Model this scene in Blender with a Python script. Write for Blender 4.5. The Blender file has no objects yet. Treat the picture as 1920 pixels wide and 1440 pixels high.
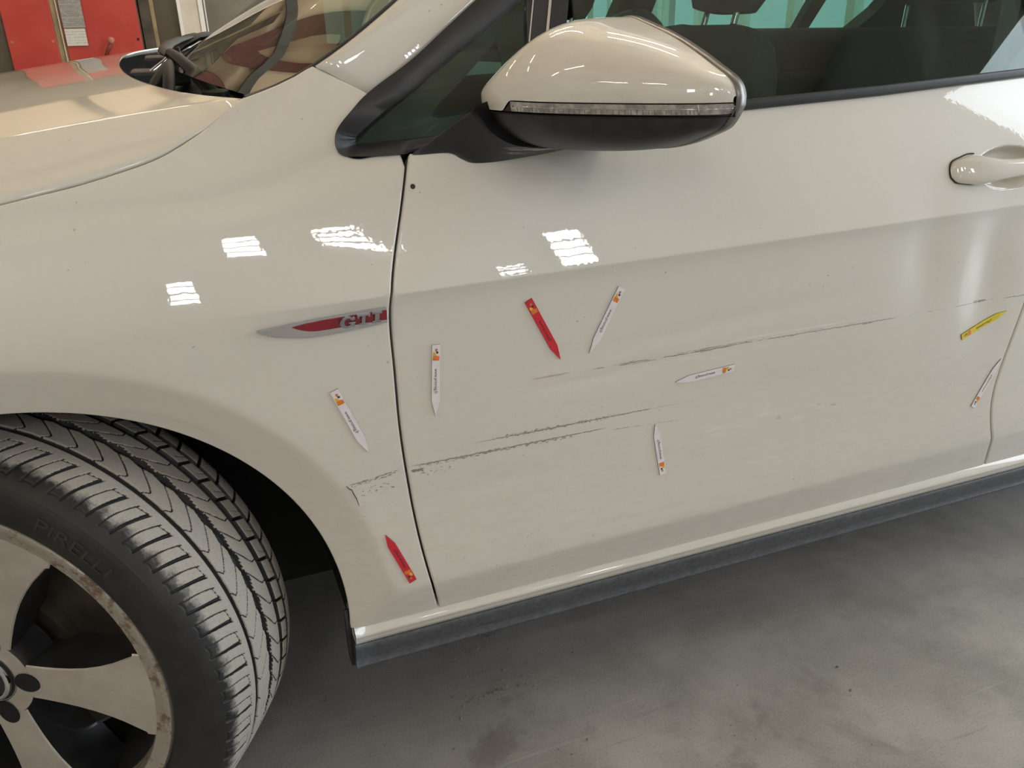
import bpy, math, random
import numpy as np
from mathutils import Vector, Matrix
from mathutils.geometry import delaunay_2d_cdt

random.seed(7); rng = np.random.default_rng(7)
S = bpy.context.scene
COL = S.collection

# ------------------------------------------------------------------ camera, world, lights, exposure
camd = bpy.data.cameras.new('camera'); cam = bpy.data.objects.new('camera', camd); COL.objects.link(cam)
camd.sensor_width = 36.0; camd.lens = 1531.64 / 1920 * 36; camd.clip_start = .02; camd.clip_end = 100
cam.matrix_world = Matrix(((0.92617, 0.16712, -0.33794, 0.30438),
                           (-0.37649, 0.36467, -0.85162, -0.87679),
                           (-0.01908, 0.91598, 0.40075, 1.01968), (0, 0, 0, 1)))
S.camera = cam
S.view_settings.view_transform = 'Standard'; S.view_settings.look = 'None'
S.view_settings.gamma = 1.0; S.view_settings.use_curve_mapping = False
S.view_settings.exposure = -0.45
S.cycles.max_bounces = 10; S.cycles.transparent_max_bounces = 16
S.cycles.caustics_reflective = False; S.cycles.caustics_refractive = False
W = bpy.data.worlds.new('overcast_sky'); S.world = W; W.use_nodes = True
W.node_tree.nodes['Background'].inputs[0].default_value = (.80, .90, 1.0, 1)
W.node_tree.nodes['Background'].inputs[1].default_value = 1.2

def area(name, loc, rot, sx, sy, power, color):
    l = bpy.data.lights.new(name, 'AREA'); l.shape = 'RECTANGLE'; l.size = sx; l.size_y = sy
    l.energy = power; l.color = color
    o = bpy.data.objects.new(name, l); COL.objects.link(o); o.location = loc; o.rotation_euler = rot
    return o
R90 = math.pi / 2; BACK_Y, LEFT_X = 9.0, -7.0
WALL_Y, CEIL_Z, WALL_X = -6.0, 5.3, 6.0
# daylight in the big roller-door opening at the right, and in the windows of the wall behind the camera
area('doorway_daylight', (WALL_X - .05, .3, 1.95), (0, R90, 0), 3.9, 6.2, 470, (.84, .92, 1.0))
WINDOWS = [(1.15, 4.10, .52, 1.15), (2.05, 4.25, .34, .62), (3.76, 3.52, .46, 1.05), (3.06, 3.08, .34, .34), (-1.9, 3.7, .8, 1.2), (.22, 2.10, .36, .80)]  # the far-left one is an added window, for front light on the car
for (wx, wz, ww, wh) in WINDOWS:
    area('window_daylight', (wx, WALL_Y + .06, wz), (R90, 0, 0), ww, wh, 66 * ww * wh, (.97, .98, 1.0))
area('side_window_glow', (WALL_X + .12, 6.4, 1.9), (0, R90, 0), 2.4, 3.9, 20, (.90, 1.0, .97))  # made-up window light, brightens the right wall seen through the cabin
area('back_window_glow', (3.9, BACK_Y + .12, 2.2), (-R90, 0, 0), 3.5, 3.1, 105, (.90, 1.0, .97))  # added glow standing for the bright back wall seen through the car
# ------------------------------------------------------------------ helpers
def tag(o, label=None, cat=None, group=None, kind=None):
    if label: o['label'] = label
    if cat: o['category'] = cat
    if group: o['group'] = group
    if kind: o['kind'] = kind
    return o
WORLD = {}
def put(o, parent):
    COL.objects.link(o)
    if parent is not None:
        o.parent = parent
        if o.type != 'EMPTY' or True:
            o.matrix_parent_inverse = Matrix.Translation(-WORLD.get(parent.name, Vector()))
    WORLD[o.name] = Vector(o.location)
    return o
def empty(name, loc, parent=None):
    o = bpy.data.objects.new(name, None); o.location = loc; o.empty_display_size = .1
    return put(o, parent)
def mesh(name, V, F, mat, parent=None, smooth=True, normals=None, mats=None, fmat=None):
    me = bpy.data.meshes.new(name)
    V = np.asarray(V, np.float32)
    if isinstance(F, np.ndarray) and F.ndim == 2:
        n, k = F.shape
        me.vertices.add(len(V)); me.vertices.foreach_set('co', V.ravel())
        me.loops.add(n * k); me.loops.foreach_set('vertex_index', F.astype(np.int32).ravel())
        me.polygons.add(n); me.polygons.foreach_set('loop_start', np.arange(0, n*k, k, dtype=np.int32))
        me.update(calc_edges=True); me.validate()
    else:
        me.from_pydata([tuple(map(float, v)) for v in V], [], [tuple(map(int, f)) for f in F]); me.update()
    me.polygons.foreach_set('use_smooth', np.full(len(me.polygons), smooth, bool))
    for m in (mats or [mat]): me.materials.append(m)
    if fmat is not None: me.polygons.foreach_set('material_index', np.asarray(fmat, np.int32))
    if normals is not None: me.normals_split_custom_set_from_vertices([tuple(map(float, v)) for v in normals])
    o = bpy.data.objects.new(name, me)
    return put(o, parent)
def grid_faces(nu, nv, closed_u=False, closed_v=False, flip=False):
    i = np.arange(nu if closed_u else nu - 1); j = np.arange(nv if closed_v else nv - 1)
    I, J = np.meshgrid(i, j, indexing='ij'); I2 = (I + 1) % nu; J2 = (J + 1) % nv
    q = np.stack([I * nv + J, I2 * nv + J, I2 * nv + J2, I * nv + J2], -1).reshape(-1, 4)
    return q[:, ::-1].copy() if flip else q
def loft(name, rows, mat, parent=None, closed=False, smooth=True, flip=False, caps=False):
    P = np.array(rows, float); nu, nv = P.shape[:2]
    F = grid_faces(nu, nv, False, closed, flip)
    if caps:
        F = [tuple(f) for f in F] + [tuple(range(nv))[::1 if flip else -1][::-1] if False else tuple(range(nv - 1, -1, -1)) if not flip else tuple(range(nv)),
                                     tuple(range((nu-1)*nv, nu*nv)) if not flip else tuple(range(nu*nv-1, (nu-1)*nv-1, -1))]
    return mesh(name, P.reshape(-1, 3), F, mat, parent, smooth)
class MB:                                   # collects simple solids into one mesh
    def __init__(s): s.v = []; s.f = []
    def add(s, v, f):
        b = len(s.v); s.v += [tuple(x) for x in v]; s.f += [tuple(b + i for i in q) for q in f]
    def box(s, lo, hi, M=None):
        c = [(x, y, z) for x in (lo[0], hi[0]) for y in (lo[1], hi[1]) for z in (lo[2], hi[2])]
        if M is not None: c = [tuple(M @ Vector(p)) for p in c]
        s.add(c, [(0, 1, 3, 2), (4, 6, 7, 5), (0, 4, 5, 1), (2, 3, 7, 6), (0, 2, 6, 4), (1, 5, 7, 3)])
    def tube(s, pts, r, n=10, caps=True, flat=None):
        pts = [Vector(p) for p in pts]; rr = r if hasattr(r, '__len__') else [r] * len(pts)
        b = len(s.v); up = Vector((0, 0, 1))
        for i, p in enumerate(pts):
            d = (pts[min(i+1, len(pts)-1)] - pts[max(i-1, 0)]).normalized()
            u = d.cross(up if abs(d.z) < .95 else Vector((1, 0, 0))).normalized(); w = u.cross(d)
            for k in range(n):
                a = 2 * math.pi * k / n
                s.v.append(tuple(p + u * math.cos(a) * rr[i] * (flat[0] if flat else 1) + w * math.sin(a) * rr[i] * (flat[1] if flat else 1)))
        for i in range(len(pts) - 1):
            for k in range(n):
                s.f.append((b + i*n + k, b + i*n + (k+1) % n, b + (i+1)*n + (k+1) % n, b + (i+1)*n + k))
        if caps:
            s.f.append(tuple(b + k for k in range(n - 1, -1, -1))); s.f.append(tuple(b + (len(pts)-1)*n + k for k in range(n)))
    def lathe(s, prof, C, ax, e1, e2, n=48, caps=False):      # prof: (axial, radius)
        b = len(s.v); m = len(prof)
        for (o, r) in prof:
            for k in range(n):
                a = 2 * math.pi * k / n
                s.v.append(tuple(C + ax * o + (e1 * math.cos(a) + e2 * math.sin(a)) * r))
        for i in range(m - 1):
            for k in range(n):
                s.f.append((b + i*n + k, b + i*n + (k+1) % n, b + (i+1)*n + (k+1) % n, b + (i+1)*n + k))
        if caps:
            s.f.append(tuple(b + k for k in range(n))); s.f.append(tuple(b + (m-1)*n + k for k in range(n-1, -1, -1)))
    def build(s, name, mat, parent=None, smooth=False, bevel=0, angle=None):
        o = mesh(name, s.v, s.f, mat, parent, smooth)
        if bevel:
            md = o.modifiers.new('bevel', 'BEVEL'); md.width = bevel; md.segments = 2; md.limit_method = 'ANGLE'; md.angle_limit = math.radians(35)
        if smooth and angle:
            o.data.set_sharp_from_angle(angle=math.radians(angle))
        return o
def prism(poly, to3, depth):
    """solid from a 2-D outline: to3(u, v, d) -> 3-D, d = 0 front .. depth back"""
    n = len(poly)
    r = delaunay_2d_cdt([Vector(p) for p in poly], [(i, (i+1) % n) for i in range(n)], [], 1, 1e-7)
    vs = [tuple(v) for v in r[0]]; m = len(vs)
    V = [to3(u, v, 0) for u, v in vs] + [to3(u, v, depth) for u, v in vs]
    F = [tuple(f) for f in r[2]] + [tuple(m + i for i in reversed(f)) for f in r[2]]
    src = {}
    for i, o in enumerate(r[3]):
        for k in o: src[k] = i
    F += [(src[(i+1) % n], src[i], m + src[i], m + src[(i+1) % n]) for i in range(n)]
    return V, F

# ------------------------------------------------------------------ materials
class NB:
    def __init__(s, name):
        s.m = bpy.data.materials.new(name); s.m.use_nodes = True; s.nt = s.m.node_tree; s.n = s.nt.nodes; s.l = s.nt.links
        s.bsdf = s.n['Principled BSDF']; s.out = s.n['Material Output']
    def node(s, t, **kw):
        x = s.n.new(t)
        for k, v in kw.items(): setattr(x, k, v)
        return x
    def set(s, sock, v):
        if hasattr(v, 'links') or isinstance(v, bpy.types.NodeSocket): s.l.new(v, sock)
        else: sock.default_value = v
    def math(s, op, a, b=0.0, c=0.0):
        x = s.node('ShaderNodeMath', operation=op); s.set(x.inputs[0], a); s.set(x.inputs[1], b); s.set(x.inputs[2], c); return x.outputs[0]
    def ramp(s, v, lo, hi):       # smoothstep lo..hi
        x = s.node('ShaderNodeMapRange', interpolation_type='SMOOTHSTEP'); s.set(x.inputs[0], v)
        s.set(x.inputs[1], lo); s.set(x.inputs[2], hi); return x.outputs[0]
    def co(s):
        t = s.node('ShaderNodeTexCoord'); return t.outputs['Object']
    def xyz(s):
        x = s.node('ShaderNodeSeparateXYZ'); s.l.new(s.co(), x.inputs[0]); return x.outputs
    def scale(s, v, k):
        x = s.node('ShaderNodeMapping'); s.l.new(v, x.inputs[0]); x.inputs['Scale'].default_value = k; return x.outputs[0]
    def noise(s, vec, sc, det=3, rough=.55, dist=0.0):
        x = s.node('ShaderNodeTexNoise'); s.l.new(vec, x.inputs['Vector']); x.inputs['Scale'].default_value = sc
        x.inputs['Detail'].default_value = det; x.inputs['Roughness'].default_value = rough; x.inputs['Distortion'].default_value = dist
        return x.outputs[0]
    def mix(s, f, a, b):
        x = s.node('ShaderNodeMix', data_type='RGBA'); s.set(x.inputs[0], f)
        s.set(x.inputs[6], a if not isinstance(a, tuple) else (*a[:3], 1)); s.set(x.inputs[7], b if not isinstance(b, tuple) else (*b[:3], 1)); return x.outputs[2]
    def bump(s, h, strength, dist):
        x = s.node('ShaderNodeBump'); s.set(x.inputs['Height'], h); x.inputs['Strength'].default_value = strength; x.inputs['Distance'].default_value = dist
        s.l.new(x.outputs[0], s.bsdf.inputs['Normal']); return x.outputs[0]
    def p(s, **kw):
        for k, v in kw.items():
            sk = s.bsdf.inputs[k.replace('_', ' ')]
            s.set(sk, (*v[:3], 1) if isinstance(v, tuple) and sk.type == 'RGBA' else v)
        return s
def plain(name, col, rough=.5, metal=0.0, var=.12, sc=30, coat=0.0, bump=0.0, bsc=200, spec=.5):
    b = NB(name); co = b.co(); n = b.noise(co, sc, 4)
    f = b.ramp(n, .3, .7)
    b.p(Base_Color=b.mix(f, tuple(c * (1 - var) for c in col), tuple(min(1, c * (1 + var)) for c in col)), Roughness=rough, Metallic=metal, Coat_Weight=coat, Coat_Roughness=.03)
    b.bsdf.inputs['Specular IOR Level'].default_value = spec
    if bump: b.bump(b.noise(co, bsc, 2), bump, .001)
    return b.m
def emit(name, col, st):
    b = NB(name); b.p(Base_Color=(.9, .9, .9), Emission_Color=col, Emission_Strength=st); return b.m
def glass(name, tint, dirt=0.0, ior=1.45):
    b = NB(name); b.n.remove(b.bsdf)
    tr = b.node('ShaderNodeBsdfTransparent'); tr.inputs[0].default_value = (*tint, 1)
    gl = b.node('ShaderNodeBsdfGlossy'); gl.inputs['Roughness'].default_value = 0.0; gl.inputs[0].default_value = (1, 1, 1, 1)
    fr = b.node('ShaderNodeFresnel'); ge = b.node('ShaderNodeNewGeometry'); b.set(fr.inputs[0], b.math('MULTIPLY_ADD', ge.outputs['Backfacing'], 1 / ior - ior, ior))     # same reflectance from either face
    mx = b.node('ShaderNodeMixShader'); b.l.new(fr.outputs[0], mx.inputs[0]); b.l.new(tr.outputs[0], mx.inputs[1]); b.l.new(gl.outputs[0], mx.inputs[2])
    last = mx.outputs[0]
    if dirt:
        df = b.node('ShaderNodeBsdfDiffuse'); df.inputs[0].default_value = (.55, .58, .55, 1)
        co = b.co()
        sp = b.ramp(b.noise(co, 110, 1), .765, .80); sm = b.ramp(b.noise(b.scale(co, (1, 1, .35)), 14, 4), .45, .8)
        f = b.math('ADD', b.math('MULTIPLY', sp, .10 * dirt), b.math('ADD', b.math('MULTIPLY', sm, .022 * dirt), .004 * dirt))
        m2 = b.node('ShaderNodeMixShader'); b.set(m2.inputs[0], f); b.l.new(last, m2.inputs[1]); b.l.new(df.outputs[0], m2.inputs[2]); last = m2.outputs[0]
    b.l.new(last, b.out.inputs[0]); return b.m

PAINT = (.69, .665, .600)
def paint(name, damage=False, dirt=1.0, zlo=(.75, .25)):
    b = NB(name); co = b.co(); X, Y, Z = b.xyz()
    # road grime: fine specks, denser low down and round the wheel, and short brushed marks
    low = b.ramp(Z, *zlo)
    spk = b.ramp(b.noise(b.scale(co, (1, 1, 2.2)), 240, 1), .715, .75)
    big = b.ramp(b.noise(b.scale(co, (1, 1, 1.3)), 150, 1), .785, .80)
    gate = b.ramp(b.noise(co, 5, 2), .42, .62)
    m = b.math('MULTIPLY', b.math('MAXIMUM', b.math('MULTIPLY', spk, b.math('MULTIPLY_ADD', low, .55, .05)), b.math('MULTIPLY', big, .7)), b.math('MULTIPLY_ADD', gate, .8, .2))
    film = b.math('MULTIPLY', b.math('MULTIPLY', b.ramp(b.noise(b.scale(co, (6, 6, 22)), 4, 4, .65), .40, .80), low), .16 * dirt)
    col = b.mix(b.math('MULTIPLY', m, .75 * dirt), PAINT, (.13, .11, .09))
    col = b.mix(film, col, (.42, .37, .30))
    col = b.mix(b.math('MULTIPLY', b.ramp(b.noise(b.scale(co, (1, 1, .4)), 160, 3, .7), .3, .7), .045), col, (.45, .44, .38))
    rough = b.math('MULTIPLY_ADD', film, .8, .42); dark = None
    if damage:
        def streak(x0, x1, z0, z1, w, thr, sx=16, sz=900, seed=0.0, fade=.04, bow=0.0, gain=.035):
            t = b.math('DIVIDE', b.math('SUBTRACT', X, x0), x1 - x0)
            zc = b.math('MULTIPLY_ADD', t, z1 - z0, z0)
            if bow: zc = b.math('ADD', zc, b.math('MULTIPLY', b.math('MULTIPLY', t, b.math('SUBTRACT', 1.0, t)), bow))
            wob = b.noise(b.scale(co, (9, 0, 0)), 1, 2)
            zc = b.math('ADD', zc, b.math('MULTIPLY', b.math('SUBTRACT', wob, .5), .0035))
            s = b.math('ABSOLUTE', b.math('SUBTRACT', Z, zc))
            band = b.ramp(s, w, w * .25)
            rng_ = b.math('MULTIPLY', b.ramp(X, x0, x0 + fade), b.ramp(X, x1, x1 - fade))
            mp = b.node('ShaderNodeMapping'); b.l.new(co, mp.inputs[0]); mp.inputs['Scale'].default_value = (sx, 1, sz); mp.inputs['Location'].default_value = (seed, 0, seed * 3)
            nz = b.noise(mp.outputs[0], 1, 3, .6)
            k = b.math('MULTIPLY', band, rng_)
            nn = b.math('MULTIPLY_ADD', b.math('SUBTRACT', 1.0, k), -.28, nz)
            return b.math('MULTIPLY', b.ramp(nn, thr, thr + gain), b.ramp(k, .02, .2))
        def line(x0, x1, z0, z1, w, thr, f=14, seed=0.0, fade=.03, wob=.0012):
            t = b.math('DIVIDE', b.math('SUBTRACT', X, x0), x1 - x0); zc = b.math('MULTIPLY_ADD', t, z1 - z0, z0 + seed * 0)
            mp = b.node('ShaderNodeMapping'); b.l.new(co, mp.inputs[0]); mp.inputs['Scale'].default_value = (1, 0, 0); mp.inputs['Location'].default_value = (seed, seed, 0)
            zc = b.math('ADD', zc, b.math('MULTIPLY', b.math('SUBTRACT', b.noise(mp.outputs[0], 70, 4, .75), .5), wob * 3.2))
            s = b.math('ABSOLUTE', b.math('SUBTRACT', Z, zc))
            gate = b.ramp(b.noise(mp.outputs[0], f, 4, .75), thr, thr + .12)
            ww = b.math('MULTIPLY_ADD', b.math('MULTIPLY', gate, b.noise(b.scale(co, (1, 1, 1)), 420, 2)), w * 1.5, w * .05)
            m_ = b.math('SUBTRACT', 1.0, b.ramp(b.math('DIVIDE', s, ww), .5, 1.2))
            return b.math('MULTIPLY', b.math('MULTIPLY', m_, gate), b.math('MULTIPLY', b.ramp(X, x0, x0 + fade), b.ramp(X, x1, x1 - fade)))
        D = []
        # upper scrape: long parallel lines with rough patches
        D.append(line(.755, 1.00, .6056, .6030, .0010, .36, 11, 1.3)); D.append(line(.80, 1.06, .6068, .6062, .0006, .42, 9, 2.9)); D.append(line(.84, .96, .6032, .6020, .0007, .44, 15, 4.1))
        D.append(line(.95, 1.30, .6050, .6004, .0008, .30, 6, 5.7)); D.append(line(1.06, 1.29, .6018, .5992, .0008, .46, 20, 6.6)); D.append(line(1.10, 1.22, .6052, .6040, .0005, .45, 9, 7.2))
        D.append(line(1.31, 1.47, .6004, .6000, .0006, .44, 14, 8.8)); D.append(line(1.44, 1.62, .6006, .5990, .0008, .40, 9, 9.1))
        D.append(streak(.79, .875, .6042, .6036, .0042, .50, 34, 900, 1.0, .03)); D.append(streak(.90, .985, .6048, .6040, .0034, .52, 30, 900, 2.1, .03)); D.append(streak(1.445, 1.49, .6008, .6000, .0034, .45, 60, 800, 7.0, .015))
        # lower pair of scrapes: granular rubbed bands with a thin line through them
        D.append(line(.585, .90, .5330, .5298, .0010, .36, 20, 11.0, .06)); D.append(streak(.585, .86, .5338, .5302, .0052, .47, 190, 620, 8.0, .07, 0, .10)); D.append(line(.70, .95, .5322, .5282, .0005, .46, 12, 12.4, .06))
        D.append(line(.506, .80, .5180, .5146, .0010, .32, 18, 13.7, .03)); D.append(streak(.506, .76, .5166, .5142, .0050, .47, 170, 560, 10.0, .03, 0, .10)); D.append(line(.74, .93, .5140, .5020, .0006, .46, 14, 14.2, .06))
        D.append(streak(.506, .58, .5065, .5040, .0085, .55, 160, 300, 13.0, .012, 0, .08)); D.append(streak(.512, .535, .5110, .5100, .0045, .40, 120, 300, 3.0, .006, 0, .08)); D.append(line(.52, .70, .5090, .5065, .0005, .52, 24, 17.5, .05))
        # on the wing
        D.append(line(.434, .503, .5095, .5172, .0009, .36, 40, 15.1, .008)); D.append(streak(.434, .503, .5072, .5148, .0042, .47, 220, 600, 14.0, .01, 0, .10)); D.append(streak(.442, .502, .4930, .5010, .0150, .56, 170, 300, 15.0, .012, 0, .08)); D.append(line(.445, .50, .4990, .5055, .0006, .48, 50, 16.3, .008))
        dark = D[0]
        for d in D[1:]: dark = b.math('MAXIMUM', dark, d)
        # milky rubbed-in scuffing
        S_ = []
        S_.append(b.math('MULTIPLY', streak(.60, 1.20, .598, .590, .014, .52, 9, 160, 20.0, .08, 0, .2), .5))
        S_.append(b.math('MULTIPLY', streak(.88, 1.40, .4720, .4760, .030, .50, 14, 90, 21.0, .1, 0, .25), .55))
        S_.append(b.math('MULTIPLY', streak(1.2, 1.60, .650, .700, .05, .56, 4, 60, 22.0, .1, 0, .2), .4))
        S_.append(b.math('MULTIPLY', streak(.95, 1.32, .6115, .6080, .0020, .35, 4, 300, 23.0, .08, 0, .2), .7))
        sc = S_[0]
        for d in S_[1:]: sc = b.math('MAXIMUM', sc, d)
        warm = streak(.66, .76, .6090, .6062, .0035, .44, 18, 500, 24.0, .03, 0, .1)
        pink = streak(1.02, 1.25, .480, .470, .018, .60, 40, 160, 25.0, .05, 0, .05)
        col = b.mix(b.math('MULTIPLY', sc, .7), col, (.80, .80, .80))
        col = b.mix(b.math('MULTIPLY', warm, .55), col, (.36, .27, .15))
        col = b.mix(b.math('MULTIPLY', pink, .5), col, (.40, .25, .22))
        col = b.mix(b.math('MULTIPLY', dark, .82), col, (.13, .12, .11))
        rough = b.math('MAXIMUM', rough, b.math('MULTIPLY', b.math('MAXIMUM', dark, sc), .65))
    # orange-peel in the lacquer
    b.p(Base_Color=col, Roughness=rough, Coat_Weight=1.0, Coat_IOR=1.65)
    b.bsdf.inputs['Coat Roughness'].default_value = .015
    if dark is not None:
        b.set(b.bsdf.inputs['Coat Weight'], b.math('SUBTRACT', 1.0, b.math('MULTIPLY', b.math('MAXIMUM', dark, sc), .85)))
    b.set(b.bsdf.inputs['Metallic'], .0)
    x = b.node('ShaderNodeBump'); b.set(x.inputs['Height'], b.noise(co, 130, 1)); x.inputs['Strength'].default_value = .022; x.inputs['Distance'].default_value = .001
    b.l.new(x.outputs[0], b.bsdf.inputs['Coat Normal'])
    return b.m
M = {}
M['paint'] = paint('white_car_paint'); M['paint_m'] = paint('speckled_mirror_paint', False, 1.3, (1.06, .93)); M['paint_d'] = paint('scraped_white_car_paint', True, 1.25)
M['black'] = plain('black_plastic', (.018, .018, .020), .42, 0, .25, 60, 0, .15, 900)
_b = NB('scuffed_black_plastic'); _co = _b.co(); _x, _y, _z = _b.xyz()
_k = _b.math('MULTIPLY', _b.math('MULTIPLY', _b.ramp(_b.noise(_b.scale(_co, (30, 30, 420)), 1, 4, .7), .50, .60), _b.ramp(_b.math('ABSOLUTE', _b.math('SUBTRACT', _z, .8885)), .0065, .003)), _b.math('MULTIPLY', _b.ramp(_x, .652, .668), _b.ramp(_x, .735, .715)))
_b.p(Base_Color=_b.mix(_b.math('MULTIPLY', _k, .7), (.018, .018, .020), (.42, .42, .40)), Roughness=.45); M['black_s'] = _b.m
M['trim'] = plain('satin_black_trim', (.022, .022, .025), .35, 0, .15, 40); M['wiper'] = plain('wiper_black', (.008, .008, .009), .5, 0, .2, 60, spec=.18)
M['grey_trim'] = plain('scuffed_sill_plastic', (.078, .083, .094), .50, 0, .22, 120, 0, .25, 500)
M['gloss'] = plain('gloss_black', (.008, .008, .009), .12, 0, .2, 20)
M['gap'] = plain('black_gap', (.004, .004, .004), .8, 0, .2, 20)
M['chrome'] = plain('chrome', (.62, .63, .65), .12, 1.0, .05, 30)
M['satin'] = plain('brushed_aluminium', (.36, .36, .37), .38, 1.0, .15, 40)
M['red'] = plain('red_enamel', (.24, .006, .022), .22, 0, .1, 90, .5)
M['clear'] = plain('clear_lens_plastic', (.36, .35, .33), .16, .25, .35, 120, .8)
M['wglass'] = glass('windscreen_glass', (.20, .22, .165), 0, 1.8)
M['sglass'] = glass('green_side_glass', (.70, .82, .77), 1.0, 1.38)
M['fglass'] = glass('green_far_glass', (.62, .82, .75))
M['cloth'] = plain('dark_seat_cloth', (.020, .023, .026), .75, 0, .3, 120, 0, .3, 600)
M['lining'] = plain('cabin_plastic', (.022, .024, .027), .6, 0, .2, 50)
M['liner'] = plain('wheel_arch_liner', (.006, .006, .007), .9, 0, .3, 40)
M['under'] = plain('underbody', (.006, .006, .006), .9, 0, .2, 20)
M['ink'] = plain('black_ink', (.02, .02, .02), .6, 0, .1, 50)
M['rubberdk'] = plain('old_rubber', (.016, .016, .017), .65, 0, .25, 90)
# ------------------------------------------------------------------ surfaces of the car body
def sstep(a, b, x):
    t = np.clip((x - a) / (b - a), 0, 1); return t * t * (3 - 2 * t)
def pchip(xs, ys):
    xs = np.array(xs, float); ys = np.array(ys, float)
    h = np.diff(xs); dl = np.diff(ys) / h; m = np.zeros(len(xs))
    m[0], m[-1] = dl[0], dl[-1]
    for i in range(1, len(xs) - 1):
        if dl[i-1] * dl[i] > 0:
            w1, w2 = 2*h[i] + h[i-1], h[i] + 2*h[i-1]
            m[i] = (w1 + w2) / (w1/dl[i-1] + w2/dl[i])
    def f(x):
        x = np.asarray(x, float); i = np.clip(np.searchsorted(xs, x) - 1, 0, len(h) - 1)
        t = (x - xs[i]) / h[i]
        r = ((1+2*t)*(1-t)**2*ys[i] + t*(1-t)**2*h[i]*m[i] + t*t*(3-2*t)*ys[i+1] + t*t*(t-1)*h[i]*m[i+1])
        r = np.where(x < xs[0], ys[0] + (x-xs[0])*m[0], r)
        return np.where(x > xs[-1], ys[-1] + (x-xs[-1])*m[-1], r)
    return f
def spline(xs, ys):          # natural cubic through points, linear beyond
    xs = np.array(xs, float); ys = np.array(ys, float); n = len(xs); h = np.diff(xs)
    A = np.eye(n); b = np.zeros(n)
    for i in range(1, n-1):
        A[i, i-1], A[i, i], A[i, i+1] = h[i-1], 2*(h[i-1]+h[i]), h[i]
        b[i] = 6*((ys[i+1]-ys[i])/h[i] - (ys[i]-ys[i-1])/h[i-1])
    M = np.linalg.solve(A, b)
    def f(x):
        x = np.asarray(x, float); xc = np.clip(x, xs[0], xs[-1]); i = np.clip(np.searchsorted(xs, xc)-1, 0, n-2)
        a = xs[i+1]-xc; c = xc-xs[i]; hh = h[i]
        r = M[i]*a**3/(6*hh)+M[i+1]*c**3/(6*hh)+(ys[i]/hh-M[i]*hh/6)*a+(ys[i+1]/hh-M[i+1]*hh/6)*c
        s0 = (ys[1]-ys[0])/h[0]-h[0]*(2*M[0]+M[1])/6; s1 = (ys[-1]-ys[-2])/h[-1]+h[-1]*(M[-2]+2*M[-1])/6
        return r + np.minimum(x-xs[0], 0)*s0 + np.maximum(x-xs[-1], 0)*s1
    return f
# ---- the painted side of the car: y (inwards) as a function of x (rearwards) and z (up)
ARCH_X, ARCH_Z, ARCH_R = 0.065, 0.312, 0.357
_door_lo = spline([-.46, -.41, -.375, -.335, -.29, -.22, -.145, -.07, -.03, -.012, 0], [-.010, -.0055, -.0032, .0002, .0026, .0036, .0034, .0030, .0024, .0003, -.003])
_door_hi = spline([0, .02, .05, .08, .11, .145, .18, .24], [-.003, .004, .0155, .0275, .0400, .0560, .0735, .108])
_fend = spline([-.46, -.36, -.25, -.15, -.07, -.03, 0, .03, .06, .09, .115, .155, .205, .235, .27],
               [-.006, -.002, .001, .0005, -.002, -.0035, -.0025, .0035, .0120, .0240, .0365, .062, .104, .134, .172])
def crease_z(x): return .744 + .009 * (x - .5)
def _side0(x, z):
    h = z - crease_z(x)
    d = np.where(h < 0, _door_lo(h), _door_hi(h))
    t = sstep(.28, .54, x)
    return _fend(h) * (1 - t) + d * t
def arch_d(x, z):
    r = np.hypot(x - ARCH_X, z - ARCH_Z) - ARCH_R; l = z - .285; k = .03
    hh = np.clip(.5 + .5 * (l - r) / k, 0, 1)
    return l * (1 - hh) + r * hh - k * hh * (1 - hh)
DENTS = [(.745, .588, .10, .006, .010, .0022), (.95, .640, .22, .012, .06, .0018), (.83, .598, .05, .012, .05, .0015),
         (1.33, .68, .045, .07, -.25, .0050), (1.47, .64, .045, .09, -.3, .0060), (.62, .47, .12, .012, .05, .001), (1.05, .52, .16, .03, .05, .0016)]
def side_y(x, z):
    x = np.asarray(x, float); z = np.asarray(z, float)
    y = sum(w * _side0(x, z + o) for o, w in ((-.0014, .15), (-.0007, .22), (0, .26), (.0007, .22), (.0014, .15)))
    b = .054 - arch_d(x, z); s = .0028
    y = y + .40 * s * np.logaddexp(0, b / s)
    for (dx, dz, lx, lz, tilt, dep) in DENTS:
        u = (x - dx); v = (z - dz) - tilt * u
        y = y + dep * np.exp(-(u / lx) ** 2 - (v / lz) ** 2)
    y = y + .022 * sstep(-.05, .75, 1 - ((x - 1.482) / .071) ** 2 - ((z - .809) / .0308) ** 2)     # dish behind the door handle
    return y + .020 * sstep(.12, -.8, x) + .01 * sstep(1.6, 2.8, x)
def green_y(x, z):           # side glass, leaning inwards
    return .066 + .38 * (z - .925) + .030 * np.clip((.9 - x) / .4, 0, 1.6) ** 2
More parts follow.
